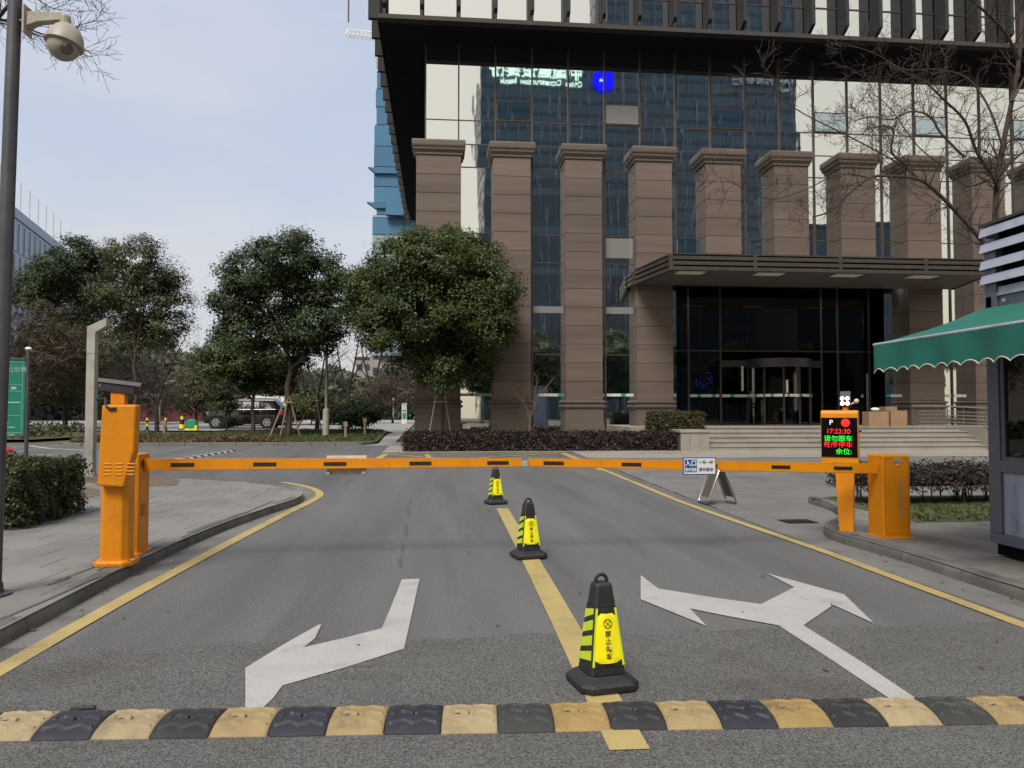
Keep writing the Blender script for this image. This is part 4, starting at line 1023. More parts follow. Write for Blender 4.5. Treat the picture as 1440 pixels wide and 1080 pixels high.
# bullet camera with sun shield
cz = P(170, 546, 8.15).z; q = MB(); Mx = Matrix.Rotation(rad(-6), 4, 'Y')
cbx = P(143, 546, 8.15).x; cex = P(199, 551, 8.15).x
cc = Vector(((cbx + cex) / 2, 8.15, cz)); Mt = Matrix.Translation(cc) @ Matrix.Rotation(rad(7), 4, 'Y')
Lh = (cex - cbx) / 2
q.prism([Mt @ Vector(p_) for p_ in ((-Lh, -.055, -.05), (-Lh, .055, -.05), (-Lh, .06, .03), (-Lh, .035, .055), (-Lh, -.035, .055), (-Lh, -.06, .03))], Mt.to_3x3() @ Vector((2 * Lh - .05, 0, 0)))
cm_ = part('camera_body', q, 'dark_metal', ap, bevel=.008)
q = MB(); q.prism([Mt @ Vector(p_) for p_ in ((-Lh - .02, -.075, .04), (-Lh - .02, -.045, .07), (-Lh - .02, .045, .07), (-Lh - .02, .075, .04), (-Lh - .02, .045, .078), (-Lh - .02, -.045, .078))], Mt.to_3x3() @ Vector((2 * Lh + .03, 0, 0))); part('sun_shield', q, 'dark_metal', cm_)
q = MB(); q.lathe([(.03, 0), (.034, .012), (.02, .02)], 14, Mt @ Vector((-Lh, 0, 0)), 0, Mt.to_3x3() @ Matrix.Rotation(-PI / 2, 3, 'Y')); part('rear_cap', q, 'scuff', cm_)
q = MB(); q.tube([Mt @ Vector((-Lh + .05, -.02, -.05)), Mt @ Vector((-Lh + .01, -.08, -.14)), (hx0 + .03, 8.0, hz1 + .06), (hx0 + .05, 7.96, hz1 - .01), (hx0 + .1, 7.93, hz1 - .045), (hx0 + .16, 7.93, hz1 - .04)], .016, 8); part('cable', q, 'black', cm_, smooth=True)

# LED display post right
dp = thing('display_post', 'orange post with a lit red and green message screen and floodlight, behind the right arm', 'display', (P(1194, 620, 9.5).x, 9.5, GP - .008))
DY = 9.42
q = MB(); sx0_, sx1_ = P(1185, 700, DY).x, P(1205.5, 700, DY).x
q.loft([[(a, DY - .04, gr - .01), (b, DY - .04, gr - .01), (b, DY + .12, gr - .01), (a, DY + .12, gr - .01)] for a, b in ((sx0_ + .02, sx1_ - .01),)] + [[(sx0_ - .02, DY - .05, .9), (sx1_ + .01, DY - .05, .9), (sx1_ + .01, DY + .13, .9), (sx0_ - .02, DY + .13, .9)]]); part('post', q, 'orange', dp, bevel=.008)
dx0, dx1 = P(1168, 620, DY - .05).x, P(1213, 620, DY - .05).x; dxm = (dx0 + dx1) / 2; dx0, dx1 = dxm - .222, dxm + .222; dz0, dz1 = P(1190, 656, DY).z, P(1190, 577, DY).z
q = MB(); q.prism([(dx0, DY - .05, dz0), (dx0, DY - .05, dz1 - .03), (dx0, DY - .02, dz1), (dx0, DY + .18, dz1), (dx0, DY + .18, dz0)], (dx1 - dx0, 0, 0)); hs = part('housing', q, 'orange', dp, bevel=.014)
sz0, sz1 = P(1190, 643, DY - .05).z, P(1190, 587.5, DY - .05).z
q = MB(); q.box(dx0 + .008, dx1 - .008, DY - .062, DY - .045, sz0, sz1); scr = part('screen', q, 'void', hs)
def led(body, u, v, size, mat, sx=1.0, bold=.012):
    p_ = P(u, v, DY - .066); return lettering(body, size, mat, scr, facing(p_ - worldloc(scr)), 'led_text', .0006, bold, sx)
led('P', 1181, 594.5, .088, 'led_white')
q = MB(); q.lathe([(.0001, 0), (.052, 0), (.052, .003), (.0001, .003)], 24, P(1199, 594.5, DY - .064), 0, Matrix.Rotation(PI / 2, 3, 'X')); part('red_light', q, 'led_red', scr)
led('17:22:30', 1190, 607, .086, 'led_red', .98, .006); led('请勿跟车', 1190, 617.5, .082, 'led_green', 1.05, .004); led('秩序停车', 1190, 626, .08, 'led_red', 1.08, .004); led('余位:', 1197, 635.8, .082, 'led_green', 1.05, .004)
q = MB(); q.box((dx0 + dx1) / 2 - .08, (dx0 + dx1) / 2 + .08, DY - .054, DY - .047, dz0 + .035, dz0 + .05); part('speaker_slot', q, 'black', hs)
q = MB(); q.lathe([(.014, 0), (.014, .03), (.01, .034)], 10, (dx1, DY + .05, P(1190, 606, DY).z), 0, Matrix.Rotation(PI / 2, 3, 'Y')); part('sensor', q, 'black', hs)
dp.rotation_euler.z = rad(-33)
lx, lz = P(1194, 560, DY).x, P(1194, 563, DY).z
q = MB(); q.box(lx - .035, lx + .035, DY + .02, DY + .09, dz1 - .005, dz1 + .045); part('light_bracket', q, 'orange', dp, bevel=.006)
q = MB(); q.prism([(lx - .06, DY - .0, lz - .08), (lx - .06, DY - .03, lz + .06), (lx - .06, DY + .02, lz + .12), (lx - .06, DY + .1, lz + .11), (lx - .06, DY + .1, lz - .08)], (.125, 0, 0)); fl = part('floodlight', q, 'dark_metal', dp, bevel=.008)
for i in (-1, 1):
    for j in (-1, 1):
        q = MB(); q.lathe([(.0001, -.004), (.022, -.004), (.026, .004), (.0001, .006)], 14, (lx + i * .031, DY - .022 - (.008 if j > 0 else 0), lz - .008 + j * .032), 0, Matrix.Rotation(PI / 2 - .2, 3, 'X')); part('lamp', q, 'lamp_lit', fl, smooth=True)
q = MB(); q.ball((lx + .13, DY + .06, lz - .01), .032, 12); q.tube([(lx + .06, DY + .06, lz - .05), (lx + .13, DY + .06, lz - .02)], .01, 6); part('loudhailer', q, 'scuff', fl, smooth=True)

# entry sign hung on the right arm, bare plate behind the left arm
pc = P(981.5, 655, AY - .02); es_ = thing('entry_sign', 'white and blue entry sign plate fixed to the right barrier arm', 'sign', pc - Vector((0, 0, .1)))
sw, sh = .40, .205
q = MB(); q.box(pc.x - sw / 2, pc.x + sw / 2, pc.y - .055, pc.y - .045, pc.z - sh / 2, pc.z + sh / 2); part('plate', q, 'sign_blue', es_, bevel=.002, seg=1)
q = MB(); q.box(pc.x - sw / 2 + .012, pc.x + sw / 2 - .012, pc.y - .058, pc.y - .0545, pc.z - sh / 2 + .012, pc.z + sh / 2 - .012); fcp = part('sign_face', q, 'sign_grey', es_)
q = MB(); q.box(pc.x - .178, pc.x - .033, pc.y - .061, pc.y - .0575, pc.z - .068, pc.z + .076); part('blue_field', q, 'sign_blue', fcp)
def sg(body, dx, dz, size, mat, sx=1, bold=.01): lettering(body, size, mat, fcp, facing(Vector((pc.x + dx, pc.y - .0625, pc.z + dz)) - worldloc(fcp)), 'lettering', .0005, bold, sx)
sg('入口', -.105, .03, .074, 'white', .95, .02); sg('ENTER', -.105, -.042, .052, 'white', .86, .025)
sg('一车一杆', .075, .042, .046, 'print_black', .98); sg('请勿跟车', .075, -.042, .046, 'print_black', .98)
q = MB(); q.box(pc.x + sw / 2 - .006, pc.x + sw / 2 + .02, pc.y - .045, pc.y - .01, pc.z - .03, pc.z + .02); q.box(pc.x - .02, pc.x + .02, pc.y - .046, pc.y - .005, pc.z - .07, pc.z - .055); part('clamp', q, 'print_black', es_)
pc = P(487, 654, AY + .08); ps_ = thing('sign_plate', 'pale sign plate seen from its blank back behind the left barrier arm', 'sign', pc - Vector((0, 0, .11)))
q = MB(); q.box(pc.x - .225, pc.x + .225, pc.y + .03, pc.y + .04, pc.z - .11, pc.z + .105); part('plate', q, 'scuff', ps_, bevel=.003, seg=1)
for sx in (-1, 1):
    q = MB(); q.box(pc.x + sx * .2 - .02, pc.x + sx * .2 + .02, pc.y - .045, pc.y + .031, pc.z - .1, pc.z - .072); part('clamp', q, 'cam_white', ps_)

# ================================================================== SPEED BUMP
def bump_mesh(matk, L=.29, W=.37, H=.042, nx=64, ny=60):
    mb = MB(); vs = []
    def hgt(u, v):                           # u along the bump 0..1, v across 0..1
        b = H * (1 - abs(2 * v - 1) ** 2.6) + .004
        edge = min(u, 1 - u) * L
        if edge < .008: b -= .008 * (1 - edge / .008)
        for v0 in (.22, .46, .70):           # raised zig-zag ribs
            zig = v0 + .085 * abs(((u * 2.5 + .25) % 1) * 2 - 1) - .04
            d = abs(v - zig) * W
            if d < .013 and .05 < u < .95: b += .011 * (1 - (d / .013) ** 2)
        r = math.hypot((u - .53) * L, (v - .42) * W)
        if r < .017: b -= .016
        if abs((u - .25) * L) < .02 and abs((v - .45) * W) < .016: b -= .008
        return b
    for j in range(ny + 1):
        for i in range(nx + 1):
            u, v = i / nx, j / ny; vs.append(((u - .5) * L, (v - .5) * W, hgt(u, v)))
    fs = [(j * (nx + 1) + i, j * (nx + 1) + i + 1, (j + 1) * (nx + 1) + i + 1, (j + 1) * (nx + 1) + i) for j in range(ny) for i in range(nx)]
    k = len(vs); bd = [(i, 0) for i in range(nx + 1)] + [(nx, j) for j in range(1, ny + 1)] + [(i, ny) for i in range(nx - 1, -1, -1)] + [(0, j) for j in range(ny - 1, 0, -1)]
    idx = [j * (nx + 1) + i for i, j in bd]
    low = [(vs[i][0], vs[i][1], -.004) for i in idx]; vs += low
    fs += [(idx[(m_ + 1) % len(idx)], idx[m_], k + m_, k + (m_ + 1) % len(idx)) for m_ in range(len(idx))]
    mb.add(vs, fs); return mb.mesh('bump_segment', matk, smooth=True, angle=40)
sb = thing('speed_bump', 'rubber speed bump of alternating black and yellow segments right across the near road', 'speed bump', (0.4, 4.18, .003))
a = Vector((-2.18, 4.13)); b = Vector((3.08, 3.85)); d = (b - a).normalized(); nrm = Vector((-d.y, d.x)); ang = math.atan2(d.y, d.x)
bY, bB = bump_mesh('rubber_yellow'), bump_mesh('rubber')
q = MB(); q.lathe([(.0001, .0375), (.0165, .0375), (.0165, .036)], 10, (.03 * .29, -.08 * .37, 0)); bolt_m = q.mesh('bolt_hole', 'void')
q = MB(); q.box(-.092, -.054, -.033, -.006, .036, .0425); plate_m = q.mesh('reflector_pad', 'rubber_grey')
SP = .2935; s0 = (Vector((P(862, 1027, 3.93).x, 3.94)) - a).dot(d); rr = random.Random(12)
for k in range(-13, 12):
    p_ = a + d * (s0 + SP * (k + .5)) + nrm * .185
    o = link('bump_segment', bB if k % 2 == 0 else bY, sb, Vector((p_.x, p_.y, .004)) - sb.location)
    o.rotation_euler = (0, 0, ang + rr.uniform(-.006, .006)); o.location.y += rr.uniform(-.004, .004)
    o.material_slots[0].link = 'OBJECT'; o.material_slots[0].material = MT[rr.choice(('rubber', 'rubber_grey', 'rubber_blue') if k % 2 == 0 else ('rubber_yellow', 'rubber_yellow_worn', 'rubber_yellow_deep'))]
    link('bolt_hole', bolt_m, o); link('reflector_pad', plate_m, o)
q = MB(); p_ = G(117, 996, .012); q.tube([p_ - Vector((.062, .0, 0)), p_ + Vector((.062, .004, 0))], .013, 10)
tag(part('rubber_pipe', q, 'rubber', smooth=True), 'short black rubber pipe lying on the road behind the speed bump', 'pipe')
# far speed bump across the side road
fbp = thing('speed_bump', 'distant speed bump of pale and dark blocks crossing the side road at left', 'speed bump', (-8.2, 24, zt(24)))
a3, b3 = G(226, 651), G(326, 634); n = 20
for k in range(n):
    p_, q_ = a3.lerp(b3, k / n), a3.lerp(b3, (k + .97) / n); d3 = (b3 - a3).normalized(); n3 = Vector((-d3.y, d3.x, 0)) * .18
    for p in (p_, q_): p.z = zt(p.y)
    q = MB(); q.loft([[p - n3, p - n3 * .55 + Vector((0, 0, .045)), p + n3 * .55 + Vector((0, 0, .045)), p + n3] for p in (p_, q_)]); part('bump_segment', q, 'line_white' if k % 2 == 0 else 'rubber', fbp)

# ================================================================== TRAFFIC CONES
def oct_ring(r, ch, z): # square with cut corners
    c = r - ch
    return [(-c, -r, z), (c, -r, z), (r, -c, z), (r, c, z), (c, r, z), (-c, r, z), (-r, c, z), (-r, -c, z)]
def cone_parts(t):
    q = MB(); q.loft([oct_ring(.178, .052, 0), oct_ring(.184, .052, .018), oct_ring(.184, .052, .040), oct_ring(.168, .05, .056), oct_ring(.132, .045, .078), oct_ring(.124, .04, .085)])
    part('base', q, 'cone_black', t, local=True, bevel=.004)
    rz = lambda z: .110 + (.064 - .110) * (z - .09) / (.50 - .09)
    q = MB(); q.loft([oct_ring(rz(z), .011, z) for z in (.085, .49)]); body = part('body', q, 'cone_black', t, local=True, bevel=.004)
    q = MB(); q.loft([oct_ring(.069, .016, .474), oct_ring(.067, .016, .50), oct_ring(.054, .014, .598), oct_ring(.050, .013, .608), oct_ring(.038, .01, .614)]); part('head', q, 'cone_black', t, local=True, bevel=.005)
    q = MB(); q.tube([(-.036, 0, .600)] + [(-.036 * math.cos(a), 0, .622 + .036 * math.sin(a)) for a in [PI * k / 10 for k in range(11)]] + [(.036, 0, .600)], .0115, 8); part('handle', q, 'cone_black', t, local=True, smooth=True)
    # reflective sleeve: striped sides and a yellow front with print
    sl = MB(); sl.loft([oct_ring(rz(z) + .004, .012, z) for z in (.135, .475)], caps=False); s = part('sleeve', sl, 'cone_black', t, local=True)
    st = MB()
    def side(fx, z, y):      # point on a side face: y -1..1 across
        r = rz(z) + .0065; c = (r - .014) * y
        return {0: (-r, c, z), 1: (r, c, z), 2: (c, r, z), 3: (c, -r, z)}[fx]
    for fx in (0, 1, 2):
        for k in range(4):
            z = .15 + k * .088; sg_ = .026 * (1 if fx != 0 else -1)
            zz = [min(.472, max(.138, v)) for v in (z - sg_, z + sg_, z + sg_ + .056, z - sg_ + .056)]
            if zz[2] - zz[1] < .01: continue
            st.poly([side(fx, zz[0], -1), side(fx, zz[1], 1), side(fx, zz[2], 1), side(fx, zz[3], -1)])
    for sx in (-1, 1):       # lime corner strips beside the front panel
        st.poly([(sx * (rz(z) - .015), -rz(z) - .0055, z) for z in (.14, .472)] + [(sx * (rz(z) - .001), -rz(z) - .0050, z) for z in (.472, .14)])
    part('stripe', st, 'cone_lime', s, local=True)
    # front panel with round ends, bulging a little
    pn = MB(); z0, z1 = .158, .442; rows_ = []
    for k in range(17):
        v = k / 16; z = z0 + (z1 - z0) * v; hw = (rz(z) - .013) * 1.0
        e = min(v, 1 - v) / .09
        if e < 1: hw *= max(.45, math.sqrt(1 - (1 - e) ** 2) * .4 + .6)
        rows_.append([(hw * a, -rz(z) - .006 - .010 * (1 - a * a), z) for a in (-1, -.6, -.2, .2, .6, 1)])
    zc = (z0 + z1) / 2
    vs = [p_ for r_ in rows_ for p_ in r_]; fs = [(j * 6 + i, j * 6 + i + 1, j * 6 + i + 7, j * 6 + i + 6) for j in range(16) for i in range(5)]
    pn.add(vs, fs); fp = part('front_panel', pn, 'cone_yellow', s, local=True, smooth=True)
    tilt = math.atan((.110 - .064) / .41)
    def fpos(z, e=.0195): return Vector((0, -rz(z) - e, z))
    u_ = (0, math.sin(tilt), math.cos(tilt))
    for ch, z in zip('禁止停车', (.326, .283, .240, .196)): lettering(ch, .039, 'print_black', fp, facing(fpos(z), (1, 0, 0), u_), 'lettering', .02, .0)
    Mf = facing(fpos(.386), (1, 0, 0), u_); q = MB(); n = 28
    q.loft([[Mf @ Vector((r_ * math.cos(2 * PI * k / n), r_ * math.sin(2 * PI * k / n), zz)) for r_, zz in ((.027, 0), (.027, .001), (.0235, .001), (.0235, 0))] for k in range(n + 1)], caps=False)
    for a in (PI / 4, 3 * PI / 4):
        d_ = Vector((math.cos(a), math.sin(a), 0)) * .025; n_ = Vector((-math.sin(a), math.cos(a), 0)) * .0016
        q.poly([Mf @ (d_ + n_ + Vector((0, 0, .0006))), Mf @ (-d_ + n_ + Vector((0, 0, .0006))), Mf @ (-d_ - n_ + Vector((0, 0, .0006))), Mf @ (d_ - n_ + Vector((0, 0, .0006)))])
    part('no_stopping_symbol', q, 'print_black', fp, local=True)
    return fp
c1 = thing('traffic_cone', 'nearest and largest of three black and yellow no-parking cones, just behind the speed bump', 'traffic cone', (G(846, 964).x, G(846, 964).y, .009), rad(11), 'cones along the centre line')
fpan = cone_parts(c1)
q = MB(); q.poly([(.010 + .011 * math.cos(a) * (1 + .3 * math.sin(3 * a)), -.1337, .250 + .016 * math.sin(a)) for a in [2 * PI * k / 12 for k in range(12)]]); 
c2 = copy_tree(c1); c2.location = G(743, 784); c2.location.z = .010; c2.rotation_euler.z = rad(13); c2['label'] = 'middle one of three black and yellow no-parking cones standing on the yellow centre line'
c3 = copy_tree(c1); c3.location = G(697, 708.5); c3.location.z = .010; c3.rotation_euler.z = rad(15); c3['label'] = 'farthest and smallest of three black and yellow cones, just beyond the barrier arms'
q = MB(); q.ball((.004, -.1262, .252), .009, 10, 0, 1.5); sc_ = part('scuff_mark', q, 'scuff', fpan, local=True, smooth=True); sc_.scale = (1, .5, 1); sc_.location = (0, -.0640, 0)

# ================================================================== FOLDED STAINLESS SIGN STAND
af = thing('sign_stand', 'folding stainless steel stand leaning open like an A on the grey plaza', 'stand', (4.99, 13.5, .012))
ap_ = Vector((4.99, 13.5, .012)); Hh, Ls, Wd = .62, .27, .40
Ra = Matrix.Rotation(rad(-84), 3, 'Z')
for s in (-1, 1):
    top = Vector((0, s * .05, Hh)); bot = Vector((0, s * Ls, .03)); ax_ = Vector((1, 0, 0))
    pts = []
    def pt(t, x): return ap_ + Ra @ (bot.lerp(top, t) + ax_ * x)
    loop = [pt(0, -Wd / 2 + .06), pt(.03, -Wd / 2 + .015), pt(.1, -Wd / 2), pt(.9, -Wd / 2), pt(.97, -Wd / 2 + .02), pt(1, -Wd / 2 + .06), pt(1, Wd / 2 - .06), pt(.97, Wd / 2 - .02), pt(.9, Wd / 2), pt(.1, Wd / 2), pt(.03, Wd / 2 - .015), pt(0, Wd / 2 - .06), pt(0, -Wd / 2 + .06)]
    q = MB(); q.tube(loop, .016, 8); fr_ = part('tube_frame', q, 'steel', af, smooth=True)
    q = MB(); q.tube([pt(.12, -Wd / 2 + .045), pt(.9, -Wd / 2 + .045)], .010, 6); part('inner_rail', q, 'steel', fr_, smooth=True)
    q = MB(); q.tube([pt(.12, Wd / 2 - .045), pt(.9, Wd / 2 - .045)], .010, 6); part('inner_rail', q, 'steel', fr_, smooth=True)
    q = MB(); nn = (Ra @ Vector((0, s, .3))).normalized() * .004; cs_ = [pt(.16, -Wd / 2 + .05), pt(.16, Wd / 2 - .05), pt(.92, Wd / 2 - .05), pt(.92, -Wd / 2 + .05)]
    q.loft([[c - nn for c in cs_], [c + nn for c in cs_]]); part('panel', q, 'brown_panel', fr_)
    for x in (-1, 1):
        q = MB(); q.ball(pt(0, x * (Wd / 2 - .03)) - Vector((0, 0, .012)), .02, 8); part('foot', q, 'rubber', fr_, smooth=True)

# drain grate
gp = G(1122, 734); dg2 = thing('drain_grate', 'dark iron drain grate in the grey paving by the island kerb', 'drain', (gp.x, gp.y, .005))
q = MB(); q.box(gp.x - .24, gp.x + .24, gp.y - .2, gp.y + .2, .0, .010); fr_ = part('frame', q, 'void', dg2)
for k in range(9):
    q = MB(); x = gp.x - .21 + k * .0525; q.box(x - .011, x + .011, gp.y - .185, gp.y + .185, .010, .018); part('bar', q, 'dark_metal', dg2)

# ================================================================== LEFT STREET FURNITURE
# dark pole with a dome camera
px = P(20.5, 20, 6.85); pbx = P(-11, 838, 6.85).x; pole = thing('steel_pole', 'tall dark steel pole at the left edge, carrying the dome camera', 'pole', (pbx, 6.85, GP))
q = MB(); tp = Vector((px.x, 6.85, px.z)); bt = Vector((pbx, 6.85, GP - .02)); q.tube([bt, bt.lerp(tp, .1), bt.lerp(tp, 1.3)], [.066, .062, .050], 20); part('shaft', q, 'pole_dark', pole, smooth=True)
q = MB(); q.lathe([(.14, -.02), (.14, .018), (.085, .02), (.075, .10)], 20, (pbx, 6.85, GP)); part('base_plate', q, 'pole_dark', pole)
dc = P(91, 62, 6.85); cams = thing('security_camera', 'cream dome security camera hanging from an arm on the dark pole', 'camera', dc + Vector((0, 0, .0)))
q = MB(); bz = P(45, 30, 6.85)
q.tube([(px.x + .05, 6.85, bz.z - .005), (bz.x - .045, 6.85, bz.z - .005)], .022, 10); part('stub', q, 'pole_dark', cams)
q = MB(); q.loft([[(bz.x - .05, 6.78, bz.z - .12), (bz.x - .03, 6.78, bz.z - .13), (bz.x - .03, 6.92, bz.z - .13), (bz.x - .05, 6.92, bz.z - .12)], [(bz.x - .05, 6.78, bz.z + .12), (bz.x - .03, 6.78, bz.z + .12), (bz.x - .03, 6.92, bz.z + .12), (bz.x - .05, 6.92, bz.z + .12)]]); part('wall_plate', q, 'cam_white', cams, bevel=.005)
az = P(70, 26, 6.85).z; q = MB()
def rr_(x, hw, zc, hh): return [(x, 6.85 - hw, zc - hh), (x, 6.85 + hw, zc - hh), (x, 6.85 + hw, zc + hh), (x, 6.85 - hw, zc + hh)]
q.loft([rr_(bz.x - .035, .045, bz.z + .0, .065), rr_(bz.x + .06, .04, az - .005, .045), rr_(dc.x - .03, .035, az + .012, .036), rr_(dc.x + .03, .03, az + .005, .032)]); q.lathe([(.045, az - .09), (.045, az + .02), (.03, az + .036)], 14, (dc.x, 6.85, 0)); part('arm', q, 'cam_white', cams, bevel=.006)
Rt = Matrix.Rotation(rad(9), 3, 'Y') @ Matrix.Rotation(rad(-6), 3, 'X')
r = .152; prof = [(.03, .165), (.06, .15), (.1, .118), (.135, .062), (r, .0), (r + .004, -.03), (r - .01, -.036), (r - .03, -.034)]
q = MB(); q.lathe(prof, 28, dc + Vector((0, 0, .02)), 0, Rt); part('housing', q, 'cam_white', cams, smooth=True)
q = MB(); q.lathe([(.0001, -.165)] + [(.128 * math.sin(PI * k / 20), -.035 - .13 * math.cos(PI * k / 20)) for k in range(1, 11)] + [(.125, -.02)], 28, dc + Vector((0, 0, .02)), 0, Rt); part('dome', q, 'cam_white', cams, smooth=True)
q = MB(); c_ = dc + Vector((.055, -.085, -.075)); q.lathe([(.05, -.03), (.052, .0), (.045, .012), (.0001, .014)], 18, c_, 0, Vector((.45, -.85, -.3)).to_track_quat('Z', 'Y').to_matrix()); part('lens_window', q, 'brown_panel', cams, smooth=True)

# pale angular lamp post
lm = P(127, 650, 20.6); lpz = zt(20.6) ; lamp = thing('lamp_post', 'pale square lamp post with an angled arm, standing behind the left pavement', 'lamp post', (lm.x, 20.6 - 2.2, .126 + zt(18.4)))
LYY = 18.4; la = P(121, 650, LYY).x; lb_ = P(133, 650, LYY).x; zt_ = P(127, 455, LYY).z; zj = P(127, 498, LYY).z; g0 = .12 + zt(LYY)
q = MB(); q.box(la, lb_, LYY - .1, LYY + .1, g0, zj - .008); part('shaft', q, 'lamp_grey', lamp, bevel=.01)
q = MB(); q.prism([(la, LYY - .1, zj), (lb_, LYY - .1, zj), (lb_, LYY - .1, P(133, 468, LYY).z), (P(152, 458, LYY).x, LYY - .1, P(152, 459, LYY).z), (P(152, 448, LYY).x, LYY - .1, P(152, 448, LYY).z), (la, LYY - .1, P(121, 460, LYY).z)], (0, .2, 0)); part('head', q, 'lamp_grey', lamp, bevel=.01)
q = MB(); q.box(la - .05, lb_ + .05, LYY - .15, LYY + .15, g0 - .01, g0 + .03); part('base_plate', q, 'lamp_grey', lamp)
for sx in (-1, 1):
    q = MB(); q.lathe([(.018, 0), (.018, .05), (.008, .06)], 6, ((la + lb_) / 2 + sx * .135, LYY - .12, g0 + .03)); part('bolt', q, 'steel', lamp)

# green notice board
BY = 16.0; nb_ = thing('notice_board', 'green parking notice board with white print between two metal posts, left of the lamp post', 'sign', (-8.35, BY, .13))
bx0, bx1 = P(-52, 560, BY).x, P(35.5, 560, BY).x; bz0, bz1 = P(36, 612, BY).z, P(36, 506, BY).z
q = MB(); q.box(bx0, bx1, BY - .02, BY + .02, bz0, bz1); bp_ = part('panel', q, 'board_green', nb_)
q = MB()
for (a, b, c, d_) in ((bx0, bx1, bz1, bz1 + .04), (bx0, bx1, bz0 - .04, bz0)): q.box(a, b, BY - .035, BY + .035, c, d_)
part('frame', q, 'pole_dark', nb_)
for x in (bx0 - .035, bx1 + .04):
    q = MB(); q.lathe([(.036, .1 - .03), (.036, P(0, 492, BY).z)], 12, (x, BY, 0)); po = part('post', q, 'pole_dark', nb_, smooth=True)
    q = MB(); q.ball((x, BY, P(0, 491, BY).z + .01), .06, 12, 0, .7); part('finial', q, 'white', po, smooth=True)
W_ = bx1 - bx0
lettering('停车服务收费公示牌', .125, 'board_print', bp_, facing(Vector(((bx0 + bx1) / 2 + .04, BY - .023, bz1 - .2)) - worldloc(bp_)), sx=1.02)
pr = MB(); r_ = random.Random(5)
def prn(x0, x1, z, h=.022): pr.box(bx0 + x0 * W_, bx0 + x1 * W_, BY - .023, BY - .019, bz1 - z - h / 2, bz1 - z + h / 2)
prn(.04, .72, .31, .03); prn(.3, .7, .43, .03); prn(.06, .28, .55, .03); prn(.78, .86, .56, .05)
for z in (.49, .62, 1.10): prn(.05, .95, z, .006)
for k in range(6): prn(.06, .06 + r_.uniform(.35, .55), .70 + k * .065, .014)
prn(.66, .93, .84, .022)
for k in range(6): prn(.06, r_.choice([.5, .85, .93, .75]), 1.18 + k * .075, .018)
prn(.03, .97, .04, .006); prn(.03, .97, bz1 - bz0 - .05, .008)
q = MB(); q.v, q.f, q.m = pr.v, pr.f, pr.m; part('printed_lines', q, 'board_print', bp_)
q = MB(); q.box(bx0 + .585 * W_, bx0 + .59 * W_, BY - .023, BY - .019, bz1 - 1.1, bz1 - .5); q.box(bx1 - .05, bx1 - .044, BY - .023, BY - .019, bz0 + .05, bz1 - .04); part('printed_rule', q, 'board_print', bp_)

# white and red bollard, hedge on the left pavement
bp2 = P(22, 660, 18.0); bo = thing('bollard', 'short white bollard with a red cap beside the green notice board', 'bollard', (bp2.x, 17.6, .13 + zt(17.6)))
gg = .12 + zt(17.6); q = MB(); q.lathe([(.125, 0), (.125, .60), (.12, .605)], 18, (bp2.x, 17.6, gg)); part('shaft', q, 'white', bo, smooth=True)
q = MB(); q.lathe([(.13, .60), (.13, .66), (.10, .68), (.07, .72), (.0001, .73)], 18, (bp2.x, 17.6, gg)); part('cap', q, 'red', bo, smooth=True)
q = MB(); q.box(bp2.x - .05, bp2.x - .02, 17.6 - .132, 17.6 - .118, gg + .12, gg + .5); part('red_mark', q, 'red', bo)

hedge('hedge', 'clipped dark green box-shaped hedge beside the pole on the left pavement', -7.6, -5.42, 10.6, 12.4, .12, .94, 'leaf_hedge', 21, 2600, .055, .03)
hedge('hedge', 'low reddish purple hedge with bare lower stems on the island behind the right barrier', 6.95, 14.5, 12.0, 13.2, .12, .70, 'leaf_redhedge', 22, 1300, .055, .22, .07)
hedge('hedge', 'long low purple brown hedge along the foot of the building columns', -1.25, 8.68, 27.75, 28.6, zt(28.2) + .01, zt(28.2) + .66, 'leaf_purple', 23, 750, .085, .0, .06)
hedge('hedge', 'short green brown trimmed hedge on the granite planter beside the entrance steps', 8.02, 10.12, 28.68, 29.36, ZP - .11, 1.66, 'leaf_boxhedge', 24, 1100, .075, .0, .05)

# ================================================================== KIOSK
KX, KY = 5.90, 7.80
kb = .118
ki = thing('guard_kiosk', 'grey blue guard kiosk with louvred top and a green awning at the right edge', 'kiosk', (7.0, 6.6, kb))
KN = 5.3; KX1 = 8.1
z_sill, z_bot, z_top = P(1400, 652, KY).z, kb + .16, P(1388, 437, KY).z
q = MB(); q.box(KX + .05, KX1, KN + .05, KY - .05, kb + .02, z_bot - .02); part('base', q, 'void', ki)
q = MB(); q.box(KX, KX1 + .02, KN, KY, z_bot - .02, z_bot + .09); part('floor_frame', q, 'kiosk_frame', ki, bevel=.008)
for (x, y, a) in ((KX, KY - .17, .17), (KX, KN, .1), (KX1 - .1, KY - .12, .12), (KX1 - .1, KN, .1)):
    q = MB(); q.box(x, x + .1, y, y + a, z_bot + .092, z_top + .75); part('corner_post', q, 'kiosk_frame', ki, bevel=.008)
q = MB(); q.box(KX + .035, KX + .07, KN + .1, KY - .172, z_bot + .092, z_sill - .08); part('wall_panel', q, 'kiosk_panel', ki)
for y in (7.05, 6.4, 5.8):
    q = MB(); q.box(KX + .004, KX + .035, y - .02, y + .02, z_bot + .092, z_sill - .08); part('batten', q, 'kiosk_frame', ki)
q = MB(); q.box(KX + .0, KX + .09, KN + .1, KY - .172, z_sill - .079, z_sill + .05); part('sill', q, 'kiosk_frame', ki, bevel=.006)
q = MB(); q.box(KX + .045, KX + .06, KN + .12, KY - .22, z_sill + .07, z_top - .02); part('window_glass', q, 'glass_kiosk', ki)
